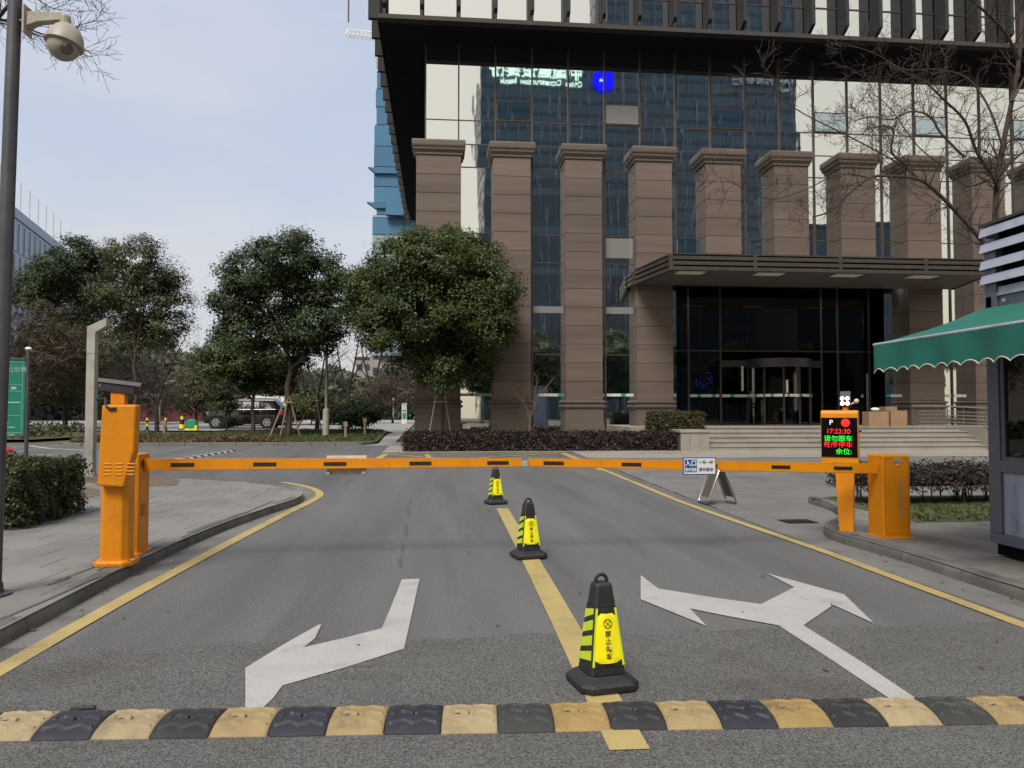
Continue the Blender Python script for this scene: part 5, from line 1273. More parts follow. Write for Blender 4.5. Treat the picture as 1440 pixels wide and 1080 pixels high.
q = MB(); q.box(KX + .02, KX + .08, KY - .222, KY - .172, z_sill + .051, z_top); q.box(KX + .02, KX + .08, 6.3, 6.36, z_sill + .051, z_top); q.box(KX + .02, KX + .08, KN + .1, KY - .222, z_sill + .051, z_sill + .085); part('window_frame', q, 'kiosk_frame', ki)
q = MB(); q.box(KX + .1, KX1 - .1, KY - .06, KY - .02, z_bot + .09, z_top + .6); part('rear_wall', q, 'kiosk_panel', ki)
q = MB(); q.box(KX1 - .05, KX1 - .01, KN + .1, KY - .12, z_bot + .09, z_top + .6); part('side_wall', q, 'lobby_dark', ki)
q = MB(); q.box(KX + .1, KX1 - .05, KN + .1, KY - .06, z_top + .02, z_top + .06); part('ceiling', q, 'kiosk_frame', ki)
q = MB(); q.box(KX + .03, KX + .09, KN + .1, KY - .172, z_top + .0, z_top + .14); part('lintel', q, 'kiosk_frame', ki)
q = MB(); q.box(KX + .09, KX1 - .06, KN + .1, KY - .12, z_top + .14, P(1390, 330, KY).z); part('roof_box', q, 'void', ki)
# louvres on the roof parapet: tilted slats, each one a part
for k, v in enumerate((329, 351, 374.5, 395, 413)):
    zc = P(1387, v, KY).z; out = .03 if k < 4 else -.02; hh = .048
    def pr_(o, zz): return [(KX - .045 - o, KN - .05 - o, zz), (KX1 + .05, KN - .05 - o, zz), (KX1 + .05, KY + .03 + o, zz), (KX - .045 - o, KY + .03 + o, zz)]
    q = MB(); q.prism([(KX - out - .012, KN, zc - hh), (KX - out + .006, KN, zc - hh), (KX - out + .03, KN, zc + hh), (KX - out + .012, KN, zc + hh)], (0, KY + .02 - KN, 0)); part('louvre_slat', q, 'louvre', ki)
    q = MB(); q.prism([(KX + .04, KY + .03, zc - hh), (KX + .04, KY + .042, zc - hh), (KX + .04, KY - .04, zc + hh), (KX + .04, KY - .052, zc + hh)], (KX1 - KX, 0, 0)); part('louvre_slat', q, 'louvre', ki)
q = MB(); zc = P(1387, 320, KY).z; q.box(KX - .03, KX1 + .03, KN, KY + .03, zc, zc + .03); part('roof_edge', q, 'dark_metal', ki)
q = MB(); q.box(KX + .0, KX + .05, KY - .1, KY - .02, z_top + .02, z_top + .14); q.box(KX - .012, KX + .005, KY - .3, KY - .27, z_top + .06, z_top + .09); part('bracket', q, 'louvre', ki)
# awning: sloping cloth, front rail, scalloped valance
awy0, awy1 = KN + .0, 7.92
fb = P(1230, 485, awy1); ax0 = fb.x; az0 = fb.z; azt = P(1387, 437, KY).z + .02
cl_ = MB(); n = 14; rows_ = []
for t in range(7):
    s = t / 6; rows_.append([(ax0 + (KX - ax0) * s, awy1 + (awy0 - awy1) * k / n, az0 + (azt - az0) * s - .03 * math.sin(PI * s) + .006 * math.sin(k * 1.7 + t)) for k in range(n + 1)])
cl_.add([p_ for r_ in rows_ for p_ in r_], [(j * (n + 1) + i, j * (n + 1) + i + 1, (j + 1) * (n + 1) + i + 1, (j + 1) * (n + 1) + i) for j in range(6) for i in range(n)])
cl_.add([(p_[0], p_[1], p_[2] - .006) for r_ in rows_ for p_ in r_], [(j * (n + 1) + i, (j + 1) * (n + 1) + i, (j + 1) * (n + 1) + i + 1, j * (n + 1) + i + 1) for j in range(6) for i in range(n)])
aw = part('awning_cloth', cl_, 'awning', ki, smooth=True)
q = MB(); q.tube([(ax0, awy1 + .01, az0), (ax0, awy0, az0)], .017, 10); part('front_rail', q, 'louvre', aw, smooth=True)
def valance(p0, p1, drop, nsc, name='valance'):
    p0, p1 = Vector(p0), Vector(p1); m_ = nsc * 10; top, bot = [], []
    outw = Vector((-.012, 0, 0))
    for k in range(m_ + 1):
        p_ = p0.lerp(p1, k / m_); ph = (k % 10) / 10
        dz = drop - .035 * abs(math.sin(PI * k / 10)) ** .7 * 1.0 + .0
        bw = outw * math.sin(k * .21) * 1.2
        top.append(p_); bot.append(p_ + Vector((0, 0, -(drop - .042 * (math.sin(PI * ph)) ** .8))) + bw)
    mid = [a.lerp(b, .5) + outw * .5 * math.sin(i * .13) for i, (a, b) in enumerate(zip(top, bot))]
    vs = [tuple(v) for r_ in (top, mid, bot) for v in r_]; N1 = m_ + 1
    q = MB(); q.add(vs, [(j * N1 + i, j * N1 + i + 1, (j + 1) * N1 + i + 1, (j + 1) * N1 + i) for j in range(2) for i in range(m_)]); o = part(name, q, 'awning', aw, smooth=True)
    q = MB(); q.tube([b + Vector((0, 0, .002)) for b in bot], .0055, 5, caps=False); part('trim', q, 'awning_trim', o, smooth=True)
vd = az0 - P(1240, 524, awy1).z
valance((ax0 - .012, awy1, az0 - .008), (ax0 - .012, awy0, az0 - .008), vd, 13)
valance((ax0, awy1 + .012, az0 - .01), (KX - .02, awy1 + .012, azt - .06), vd, 6, 'side_valance')
q = MB()
for y in (7.6, 5.7): q.tube([(KX + .01, y, azt - .14), (ax0 + .45, y - .22, az0 - .02), (ax0 + .02, y, az0 - .01)], .018, 6)
part('folding_arm', q, 'louvre', aw)

# ================================================================== TREES
def clumps_px(lst, Y, seed, dy=1.4, ry=1.15):
    r_ = random.Random(seed); out = []
    for u, v, rp in lst:
        rad_ = rp * Y / F * 1.0
        c = P(u, v, Y + r_.uniform(-dy, dy)); out.append(((c.x, c.y, c.z), (rad_, rad_ * ry, rad_ * .92)))
    return out
def tree_px(name, label, cat, u, Y, top, lst, r0, n, leaf, ls, seed, gz_=None, **k):
    b = P(u, 600, Y); g = zt(Y) + .08 if gz_ is None else gz_
    return tree(name, label, cat, (b.x, Y, g), P(top[0], top[1], Y), clumps_px(lst, Y, seed), r0, n, leaf, ls, seed, **k)
camphor = tree_px('evergreen_tree', 'large dense rounded evergreen tree staked in front of the left stone columns', 'tree', 618, 30.55, (622, 500),
    [(612, 368, 46), (565, 372, 44), (660, 375, 44), (532, 405, 40), (696, 405, 32), (600, 430, 56), (655, 440, 52), (684, 440, 34), (545, 438, 36), (612, 486, 48), (662, 495, 40), (632, 528, 24), (604, 520, 20), (556, 512, 11), (512, 402, 26), (508, 438, 24), (532, 466, 26), (692, 462, 28), (676, 500, 20), (640, 345, 26), (590, 345, 24), (712, 415, 16)],
    .15, 150000, 'leaf_camphor', .115, 31, gz_=zt(30.5) + .02, sub=.40, shell=.72, per=130, group='leafy trees')
tree_px('evergreen_tree', 'dark leafy tree held by four wooden stakes on the lawn beyond the junction', 'tree', 404, 38, (408, 470),
    [(402, 362, 38), (352, 382, 36), (438, 388, 40), (468, 420, 32), (330, 424, 34), (390, 425, 50), (448, 452, 36), (342, 465, 32), (405, 478, 44), (460, 470, 24), (425, 340, 20), (330, 372, 18), (318, 395, 15), (480, 395, 14)],
    .17, 68000, 'leaf_dark', .145, 32, sub=.52, per=150, shell=.62, group='leafy trees', gz_=zt(38) + .1)
tree_px('evergreen_tree', 'smaller leafy tree with a low crown, left of the staked tree on the lawn', 'tree', 356, 43, (356, 540),
    [(312, 488, 26), (350, 500, 36), (385, 520, 34), (318, 515, 20), (345, 528, 20), (395, 535, 18), (325, 470, 22), (298, 512, 18), (288, 498, 13), (284, 528, 14)],
    .12, 26000, 'leaf_camphor', .16, 33, sub=.5, per=130, group='leafy trees', gz_=zt(43) + .1)
tree_px('young_tree', 'slender young leafy tree standing in front of the black car', 'tree', 318, 46.5, (318, 575), [(320, 562, 17), (312, 548, 12), (326, 580, 12), (322, 592, 9)], .05, 3500, 'leaf_dark', .15, 34, sub=.35)
tree_px('leafy_tree', 'tall airy leafy tree with sky showing through, right of the two trees at far left', 'tree', 190, 47, (190, 470),
    [(182, 362, 30), (218, 388, 30), (243, 430, 22), (200, 428, 40), (165, 400, 32), (182, 475, 36), (228, 462, 24), (250, 455, 12), (235, 395, 17), (165, 355, 18), (205, 350, 16)],
    .14, 34000, 'leaf_olive', .15, 35, sub=.6, per=140, shell=.6, group='leafy trees')
tree_px('leafy_tree', 'dark olive tree in front of the blue panelled building at far left', 'tree', 128, 54, (125, 470),
    [(105, 358, 24), (62, 400, 34), (120, 395, 36), (88, 430, 40), (40, 412, 24), (132, 440, 30), (75, 375, 20), (135, 370, 20), (148, 410, 22)],
    .16, 40000, 'leaf_dark', .18, 36, sub=.65, per=130, group='leafy trees')
tree_px('leafy_tree', 'low dark tree with a bare trunk between the notice board and the lamp post', 'tree', 91, 50, (91, 540),
    [(92, 492, 38), (122, 520, 30), (62, 530, 32), (100, 545, 28), (45, 500, 26), (75, 470, 24)], .16, 15000, 'leaf_olive', .18, 37, bark='bark_dark', sub=.55, group='leafy trees')
def twiggy(name, label, u, Y, top, lst, r0, n, seed, leaf='leaf_brown', ls=.55, gz_=None):
    return tree_px(name, label, 'tree', u, Y, top, lst, r0, n, leaf, ls, seed, gz_=gz_, aspect=.075, sub=1.0, per=30, shell=.3, bark='bark_dark')
twiggy('bare_tree', 'leafless brown tree behind the notice board at far left', 30, 46, (35, 510), [(30, 450, 40), (72, 470, 40), (10, 500, 40), (55, 520, 42), (95, 500, 34), (-20, 470, 40)], .13, 6500, 41)
twiggy('bare_tree', 'leafless brown thicket tree right of the orange camera post', 165, 60, (165, 560), [(160, 535, 36), (200, 545, 34), (140, 560, 30), (225, 560, 26), (185, 510, 26)], .1, 6000, 42)
twiggy('bare_tree', 'reddish leafless tree close left of the building corner beyond the path', 552, 62, (550, 560), [(540, 545, 22), (560, 540, 20), (570, 560, 18), (525, 560, 18)], .08, 3500, 43)
tree_px('round_tree', 'pale yellow green rounded tree behind the red hoarding', 'tree', 275, 66, (275, 560), [(262, 545, 24), (285, 540, 26), (300, 556, 18), (252, 560, 18), (275, 562, 22)], .1, 8000, 'leaf_pale', .22, 44, sub=.7)
tree_px('shrub', 'dark rounded evergreen shrub on the lawn beside the path', 'shrub', 500, 45.5, (500, 590), [(484, 578, 13), (504, 574, 16), (522, 581, 12), (470, 584, 11), (512, 588, 12), (492, 588, 13)], .05, 7000, 'leaf_dark', .16, 45, sub=.35)

tree_px('shrub', 'dark dense shrub mass behind the staked tree and the grey street lamp', 'shrub', 438, 57, (438, 590), [(420, 572, 18), (445, 566, 20), (466, 574, 16), (405, 580, 14), (478, 582, 12)], .06, 9000, 'leaf_olive', .2, 46, sub=.5)
# bare trees with drawn limbs
def bare(name, label, base, limbs, seed, bark, n_kids=(2, 4), depth=3, L=.8, group=None, cat='tree', thin=.62, every=1):
    rng = np.random.default_rng(seed); t = thing(name, label, cat, base, 0, group)
    tr = MB(); tw = MB()
    for pts, r0, r1 in limbs:
        pts = [Vector(p) for p in pts]; n = len(pts)
        sm = []
        for i in range(n - 1):
            p0, p1, p2, p3 = pts[max(i - 1, 0)], pts[i], pts[i + 1], pts[min(i + 2, n - 1)]
            for k in range(4):
                s_ = k / 4; sm.append(.5 * ((2 * p1) + (-p0 + p2) * s_ + (2 * p0 - 5 * p1 + 4 * p2 - p3) * s_ ** 2 + (-p0 + 3 * p1 - 3 * p2 + p3) * s_ ** 3))
        sm.append(pts[-1]); m_ = len(sm); rr = [r0 + (r1 - r0) * (i / (m_ - 1)) ** .8 for i in range(m_)]
        tr.tube(sm, rr, 7)
        if L > 0:
            for i in range(2, m_, every):
                d = (sm[min(i + 1, m_ - 1)] - sm[i - 1]).normalized()
                for j in range(int(rng.integers(n_kids[0], n_kids[1] + 1))):
                    o = d.orthogonal().normalized(); o.rotate(Matrix.Rotation(rng.uniform(0, 2 * PI), 3, d))
                    branch(tw, sm[i], d * .55 + o * .75, L * rng.uniform(.5, 1.15), max(.0045, min(.016, rr[i] * .4)), depth - 1, rng, .4, .12, (2, 4), thin, 4, .0032)
    part('trunk', tr, bark, t, smooth=True)
    if tw.v: stuff(part('twigs', tw, bark, t))
    return t
Yb = 13.6
def pl_(lst, Y=Yb, dy=0.0): return [P(u, v, Y + dy * i / max(1, len(lst) - 1)) for i, (u, v) in enumerate(lst)]
tb = P(1428, 640, Yb); tb.z = .12
bare('bare_tree', 'leafless winter tree rising behind the kiosk and spreading over the right columns', tb, [
    ([tb - Vector((0, 0, .1)), P(1424, 520, Yb), P(1412, 420, Yb), P(1398, 350, Yb)], .10, .07),
    (pl_([(1398, 350), (1403, 253), (1410, 207), (1423, 143), (1433, 83), (1437, 17), (1440, -40)], dy=.5), .065, .03),
    (pl_([(1405, 385), (1387, 347), (1353, 307), (1320, 273), (1293, 253), (1253, 248), (1223, 250), (1193, 273), (1167, 297), (1143, 305)], dy=-1.2), .05, .012),
    (pl_([(1402, 265), (1397, 250), (1373, 213), (1357, 170), (1327, 140), (1310, 123), (1285, 105)], dy=-.8), .04, .012),
    (pl_([(1357, 222), (1323, 187), (1307, 163), (1280, 157), (1255, 168), (1225, 165), (1200, 170)], dy=.9), .026, .009),
    (pl_([(1293, 253), (1270, 230), (1253, 213), (1257, 187), (1247, 177), (1225, 180), (1210, 190)], dy=-.5), .024, .008),
    (pl_([(1320, 273), (1260, 228), (1190, 190), (1130, 160), (1085, 130), (1060, 125)], dy=-1.2), .018, .006),
    (pl_([(1433, 83), (1413, 45), (1387, 18), (1360, -5)], dy=-.4), .04, .02),
    (pl_([(1410, 207), (1390, 150), (1360, 110), (1320, 98), (1270, 97), (1230, 75), (1190, 62)], dy=.8), .024, .007),
    (pl_([(1423, 143), (1440, 110), (1465, 60)], dy=.5), .03, .015),
    (pl_([(1403, 253), (1425, 225), (1455, 200), (1480, 150)], dy=.6), .03, .012),
    (pl_([(1223, 250), (1180, 245), (1130, 268), (1085, 280), (1050, 268), (1020, 250)], dy=-.6), .014, .005),
    (pl_([(1397, 250), (1360, 262), (1335, 240), (1290, 205), (1250, 150), (1225, 130)], dy=1.3), .02, .007),
], 51, 'bark_red', (1, 2), 3, .64, every=1)
tb = P(-170, 640, 12.5); tb.z = .12
bare('bare_tree', 'leafless tree just out of frame whose thin twigs hang behind the dome camera', tb, [
    ([tb, P(-160, 300, 12.5), P(-110, 60, 12.5)], .12, .07),
    (pl_([(-110, 60), (-50, 40), (-10, 30), (12, 8), (40, -15)], 12.5), .05, .02),
    (pl_([(-50, 30), (-5, 28), (30, 36), (60, 48), (85, 45), (105, 38), (135, 28)], 12.5, .5), .02, .005),
    (pl_([(-10, 30), (25, 38), (60, 52), (90, 62), (112, 68), (130, 75)], 12.5, -.4), .015, .005),
    (pl_([(12, 8), (40, -6), (70, 10), (85, 14)], 12.5, .3), .014, .004),
    (pl_([(40, -15), (90, -20), (120, -6), (140, 2)], 12.5, .3), .014, .004),
], 52, 'bark_dark', (1, 2), 2, .42)
tb = P(745, 608, 30.4); tb.z = zt(30.4)
bare('small_bare_tree', 'small leafless pale stemmed tree behind the purple hedge, in front of a stone column', tb, [
    ([tb, P(745, 585, 30.4)], .055, .045), (pl_([(745, 590), (740, 572), (728, 556), (720, 543), (714, 530)], 30.4, -.4), .035, .012),
    (pl_([(745, 588), (752, 570), (757, 555), (768, 545), (778, 532)], 30.4, -.3), .03, .010), (pl_([(752, 570), (752, 550), (756, 535), (752, 524)], 30.4, .3), .022, .008), (pl_([(735, 565), (738, 548), (733, 530)], 30.4, .3), .018, .007)],
    53, 'bark_pale', (1, 2), 2, .42)
tb = P(221, 606, 44); tb.z = zt(44) + .1
bare('small_bare_tree', 'dark leafless forked tree at the near edge of the parking lot', tb, [
    ([tb, P(220, 575, 44)], .14, .11), (pl_([(220, 577), (210, 555), (200, 530), (193, 505)], 44, .4), .08, .02), (pl_([(220, 577), (228, 545), (240, 515), (252, 490), (262, 472)], 44, -.4), .08, .015), (pl_([(228, 545), (226, 515), (232, 490)], 44, .4), .05, .015), (pl_([(210, 555), (196, 548), (182, 535)], 44, .3), .04, .012)],
    54, 'bark_dark', (1, 2), 2, 1.3)
for i, (u, v, Y, lab) in enumerate(((446, 605, 47, 'tall thin leafless tree right behind the grey street lamp on the lawn'), (490, 600, 58, 'leafless spreading tree behind the dark shrub beside the path'), (525, 590, 66, 'far leafless tree left of the blue netted tower base'))):
    tb = P(u, 600, Y); tb.z = zt(Y) + .05; k = Y / F
    bare('bare_tree', lab, tb, [([tb, tb + Vector((0, 0, 45 * k))], 3.2 * k, 2.4 * k), ([tb + Vector((0, 0, 42 * k)), tb + Vector((-12 * k, .5, 75 * k)), tb + Vector((-20 * k, 1, 115 * k))], 2 * k, .6 * k),
        ([tb + Vector((0, 0, 42 * k)), tb + Vector((8 * k, -.5, 80 * k)), tb + Vector((18 * k, -1, 130 * k))], 2 * k, .6 * k), ([tb + Vector((2 * k, 0, 60 * k)), tb + Vector((24 * k, .5, 95 * k)), tb + Vector((40 * k, .5, 110 * k))], 1.3 * k, .4 * k), ([tb + Vector((-3 * k, 0, 55 * k)), tb + Vector((-28 * k, .5, 85 * k))], 1.2 * k, .4 * k)],
        60 + i, 'bark_dark', (1, 2), 2, 34 * k)
# wooden stakes that prop trees
def prop(label, feet, Y, zoff=0.05, r=.028):
    c = P(sum(f[0] for f in feet) / len(feet), 600, Y); t = thing('tree_stakes', label, 'tree stakes', (c.x, Y, zt(Y) + zoff), 0, 'wooden stakes propping trees')
    for i, (u0, v0, u1, v1) in enumerate(feet):
        y = Y - .6 + .35 * i; a = P(u0, v0, y); a.z = zt(y) + zoff - .03; b = P(u1, v1, Y - .1)
        q = MB(); q.tube([a, b + (b - a).normalized() * .15], r, 6); part('stake', q, 'stake', t)
    u1 = [f[2] for f in feet]; q = MB(); q.tube([P(min(u1) - 3, feet[0][3] + 3, Y - .12), P(max(u1) + 4, feet[0][3] + 3, Y - .12)], r, 6); part('crossbar', q, 'stake', t)
prop('pair of leaning wooden stakes under the big evergreen by the columns', [(600, 608, 612, 562), (637, 608, 626, 560)], 30.5, .03)
prop('leaning wooden stakes around the trunk of the dark tree on the lawn', [(379, 618, 400, 563), (394, 620, 404, 565), (422, 618, 408, 561)], 37.9, .1, .04)
prop('single leaning wooden stake beside the thin leafless tree on the lawn', [(416, 596, 441, 561), (452, 596, 445, 561)], 45, .08, .04)
for (u, v, Y, lab) in ((486, 620, 35.5, 'short pale marker stake nearer the road on the lawn'), (513, 612, 39, 'short pale marker stake farther back near the path'), (231, 612, 37, 'short grey marker stake in the ground cover at left')):
    b = P(u, 600, Y); b.z = zt(Y) + .08; t = thing('marker_stake', lab, 'stake', b); hgt_ = 24 * Y / F
    q = MB(); q.box(b.x - .05, b.x + .05, Y - .04, Y + .04, b.z - .05, b.z + hgt_ * .72); part('stake', q, 'stake', t); q = MB(); q.box(b.x - .09, b.x + .09, Y - .05, Y + .05, b.z + hgt_ * .721, b.z + hgt_); part('marker_head', q, 'leaf_pale' if False else 'stake', t)

# ================================================================== STREET LAMPS, CARS, FAR THINGS
sl_ = P(458.5, 600, 38.5); sl_.z = zt(38.5) + .08; t = thing('street_lamp', 'grey street lamp post with a thick base, on the lawn right of the staked tree', 'street lamp', sl_, 0, 'street lamps')
q = MB(); q.lathe([(.17, -.05), (.16, 1.25), (.145, 1.3), (.075, 1.36), (.055, 6.4)], 14, sl_); part('shaft', q, 'lamp_grey', t, smooth=True)
q = MB(); q.loft([[sl_ + Vector((x - .12, -.12, 6.4)), sl_ + Vector((x + .12, -.12, 6.4)), sl_ + Vector((x + .12, .12, 6.4)), sl_ + Vector((x - .12, .12, 6.4))] for x in (0,)] + [[sl_ + Vector((-.3, -.2, 6.75)), sl_ + Vector((.3, -.2, 6.75)), sl_ + Vector((.3, .2, 6.75)), sl_ + Vector((-.3, .2, 6.75))]]); part('lamp_head', q, 'lamp_grey', t)
sl2 = P(223, 600, 58); sl2.z = zt(58); t = thing('street_lamp', 'small pale street lamp with a sideways arm, by the red hoarding', 'street lamp', sl2, 0, 'street lamps')
q = MB(); q.tube([sl2, sl2 + Vector((0.05, 0, 2.2)), P(229, 541, 58)], [.12, .09, .07], 8); q.tube([P(228, 542, 58), P(241, 535, 58)], .07, 8); part('shaft', q, 'lamp_grey', t, smooth=True)
q = MB(); c = P(240, 535.5, 58); q.box(c.x - .25, c.x + .3, 57.9, 58.1, c.z - .05, c.z + .05); part('lamp_head', q, 'lamp_grey', t)

def car(name, label, x, Y, L, Hh, Wd, paint, roofload, seed=0):
    g = zt(Y) + .03; t = thing(name, label, 'car', (x + L / 2, Y, g))
    def sec(px_, z0, z1, hw, tap=1.0): return [(x + px_ * L, Y - hw, g + z0), (x + px_ * L, Y - hw * 1.0, g + (z0 + z1) * .55), (x + px_ * L, Y - hw * tap, g + z1), (x + px_ * L, Y + hw * tap, g + z1), (x + px_ * L, Y + hw, g + (z0 + z1) * .55), (x + px_ * L, Y + hw, g + z0)]
    h = Hh; w2 = Wd / 2; q = MB()
    q.loft([sec(0, .34 * h * .9, .50 * h, w2 * .72, .9), sec(.012, .19 * h, .545 * h, w2 * .86, .92), (sec(.05, .17 * h, .575 * h, w2 * .96, .93)), sec(.26, .17 * h, .63 * h, w2, .93), sec(.5, .17 * h, .645 * h, w2, .94), sec(.9, .18 * h, .655 * h, w2 * .99, .94), sec(.985, .2 * h, .63 * h, w2 * .93, .92), sec(1, .24 * h, .56 * h, w2 * .85, .9)])
    body = part('body', q, paint, t, bevel=.03)
    def secc(px_, z1, hw0, hw1): return [(x + px_ * L, Y - hw0, g + .615 * h), (x + px_ * L, Y - (hw0 + hw1) / 2, g + (.615 * h + z1) / 2), (x + px_ * L, Y - hw1, g + z1), (x + px_ * L, Y + hw1, g + z1), (x + px_ * L, Y + (hw0 + hw1) / 2, g + (.615 * h + z1) / 2), (x + px_ * L, Y + hw0, g + .615 * h)]
    q = MB(); q.loft([secc(.245, .64 * h, w2 * .89, w2 * .88), secc(.36, .935 * h, w2 * .89, w2 * .775), secc(.40, .965 * h, w2 * .89, w2 * .755), secc(.88, .96 * h, w2 * .89, w2 * .755), secc(.975, .70 * h, w2 * .89, w2 * .85)]); cb = part('cabin', q, paint, t, bevel=.02)
    for a, b, sl in ((.30, .475, .06), (.49, .70, 0), (.715, .90, -.03)):
        for sy in (-1, 1):
            q = MB(); y0, y1 = w2 * .905, w2 * .79; q.loft([[(x + a * L, Y + sy * y0, g + .655 * h), (x + b * L, Y + sy * y0, g + .655 * h), (x + (b + min(0, sl)) * L, Y + sy * y1, g + .90 * h), (x + (a + max(0, sl)) * L, Y + sy * y1, g + .90 * h)], [(x + a * L, Y + sy * (y0 - .05), g + .655 * h), (x + b * L, Y + sy * (y0 - .05), g + .655 * h), (x + (b + min(0, sl)) * L, Y + sy * (y1 - .05), g + .90 * h), (x + (a + max(0, sl)) * L, Y + sy * (y1 - .05), g + .90 * h)]]); part('window', q, 'car_glass', cb)
    q = MB(); q.loft([[(x + .262 * L, Y - w2 * .78, g + .665 * h), (x + .262 * L, Y + w2 * .78, g + .665 * h)], [(x + .355 * L, Y + -w2 * .68, g + .925 * h), (x + .355 * L, Y + w2 * .68, g + .925 * h)]], caps=False, close=False); part('windscreen', q, 'car_glass', cb)
    for wx in (.17, .80):
        for sy in (-1, 1):
            R_ = .20 * h; Mw = Matrix.Rotation(PI / 2, 3, 'X'); cwh = (x + wx * L, Y + sy * (w2 - .10), g + R_)
            q = MB(); q.lathe([(R_ * .62, -.12), (R_ * .98, -.12), (R_, -.08), (R_, .08), (R_ * .98, .12), (R_ * .62, .12)], 24, cwh, 0, Mw); wh = part('wheel', q, 'tyre', t, smooth=True)
            q = MB()
            q.loft([[Mw @ Vector((r_ * math.cos(2 * PI * k / 20), r_ * math.sin(2 * PI * k / 20), z_)) + Vector((cwh[0], Y + sy * (w2 + .0), cwh[2])) for r_, z_ in ((R_ * .56, -.04), (R_ * .66, -.04), (R_ * .66, .04), (R_ * .56, .04))] for k in range(21)], caps=False); q.lathe([(.05, -.03), (.05, .03)], 10, (cwh[0], Y + sy * (w2 + .0), cwh[2]), 0, Mw)
            for k in range(6):
                a = k * PI / 3; c_ = Vector((cwh[0], Y + sy * (w2 - .0), cwh[2])); d_ = Vector((math.cos(a), 0, math.sin(a))); n_ = Vector((-math.sin(a), 0, math.cos(a)))
                q.prism([c_ + Vector((0, sy * .03, 0)) + d_ * .03 - n_ * .035, c_ + Vector((0, sy * .03, 0)) + d_ * R_ * .6 - n_ * .05, c_ + Vector((0, sy * .03, 0)) + d_ * R_ * .6 + n_ * .05, c_ + Vector((0, sy * .03, 0)) + d_ * .03 + n_ * .035], (0, -sy * .04, 0))
            part('rim', q, 'alloy', wh)
            q = MB(); q.lathe([(.0001, 0), (R_ * 1.16, 0), (R_ * 1.16, .02), (.0001, .02)], 24, (cwh[0], Y + sy * (w2 - .01) - .01, cwh[2] + .02), 0, Mw); part('wheel_arch', q, 'tyre', body)
    for sy in (-1, 1):
        q = MB(); q.loft([[(x + .012 * L, Y + sy * w2 * .62, g + .50 * h), (x + .05 * L, Y + sy * w2 * .97, g + .49 * h), (x + .085 * L, Y + sy * w2 * .985, g + .55 * h), (x + .03 * L, Y + sy * w2 * .66, g + .565 * h)], [(x + .03 * L, Y + sy * w2 * .55, g + .48 * h), (x + .06 * L, Y + sy * w2 * .9, g + .48 * h), (x + .09 * L, Y + sy * w2 * .9, g + .54 * h), (x + .05 * L, Y + sy * w2 * .6, g + .55 * h)]]); part('headlight', q, 'white', body)
        q = MB(); q.box(x + .965 * L, x + .992 * L, Y + sy * w2 * .94 - .04, Y + sy * w2 * .94 + .04, g + .46 * h, g + .62 * h); part('tail_light', q, 'red', body)
        q = MB(); q.box(x + .275 * L, x + .31 * L, Y + sy * (w2 + .08) - .08, Y + sy * (w2 + .08) + .08, g + .64 * h, g + .71 * h); part('mirror', q, paint, body, bevel=.02)
        q = MB(); q.tube([(x + .42 * L, Y + sy * w2 * .66, g + .97 * h), (x + .45 * L, Y + sy * w2 * .66, g + 1.0 * h), (x + .85 * L, Y + sy * w2 * .66, g + 1.0 * h), (x + .88 * L, Y + sy * w2 * .66, g + .96 * h)], .025, 6); part('roof_rail', q, 'car_grey', cb)
        for a in (.49, .70):
            q = MB(); q.box(x + (a + .01) * L, x + (a + .04) * L, Y + sy * (w2 + .01) - .015, Y + sy * (w2 + .01) + .015, g + .57 * h, g + .59 * h); part('handle', q, 'alloy', body)
    q = MB(); q.box(x + .1 * L, x + .9 * L, Y - w2 * .9, Y + w2 * .9, g + .14 * h, g + .3 * h); part('underbody', q, 'tyre', t)
    return t
car('parked_car', 'black off-road estate car facing left in the parking lot behind the lawn', P(290, 600, 50.5).x, 50.5, 4.95, 1.86, 1.9, 'car_paint', True)
car('parked_car', 'white car mostly hidden behind the black parked car', P(316, 600, 56).x, 56, 4.6, 2.15, 1.85, 'white', False)

# red hoarding
Yr = 72; t = thing('hoarding', 'low dark red hoarding across the far end of the parking lot', 'hoarding', (P(240, 590, Yr).x, Yr, .78)); xa, xb = P(176, 590, Yr).x, P(284, 590, Yr).x; n = 14
for i in range(n):
    dx = (xb - xa) / n; q = MB(); q.box(xa + i * dx + .03, xa + (i + 1) * dx - .03, Yr - .03 - .02 * (i % 2), Yr + .03, .76, .78 + 1.55); part('board', q, 'red_fence', t)
    if i % 2 == 0:
        q = MB(); q.box(xa + i * dx - .03, xa + i * dx + .03, Yr - .09, Yr - .055, .76, 2.5); part('post', q, 'red_fence', t)
hx = P(243, 560, 76); t = thing('site_shed', 'dark low shed behind the red hoarding', 'shed', (hx.x, 76, .78)); q = MB(); q.box(hx.x - 2.6, hx.x + 2.6, 75, 78, .76, 3.0); part('wall', q, 'far_roof', t); q = MB(); q.prism([(hx.x - 2.9, 74.7, 3.0), (hx.x + 2.9, 74.7, 3.0), (hx.x + 2.9, 76.5, 3.5), (hx.x - 2.9, 76.5, 3.5)], (0, .1, 0)); q.prism([(hx.x - 2.9, 78.3, 3.0), (hx.x + 2.9, 78.3, 3.0), (hx.x + 2.9, 76.5, 3.55), (hx.x - 2.9, 76.5, 3.55)], (0, .1, 0)); part('roof', q, 'joint', t)
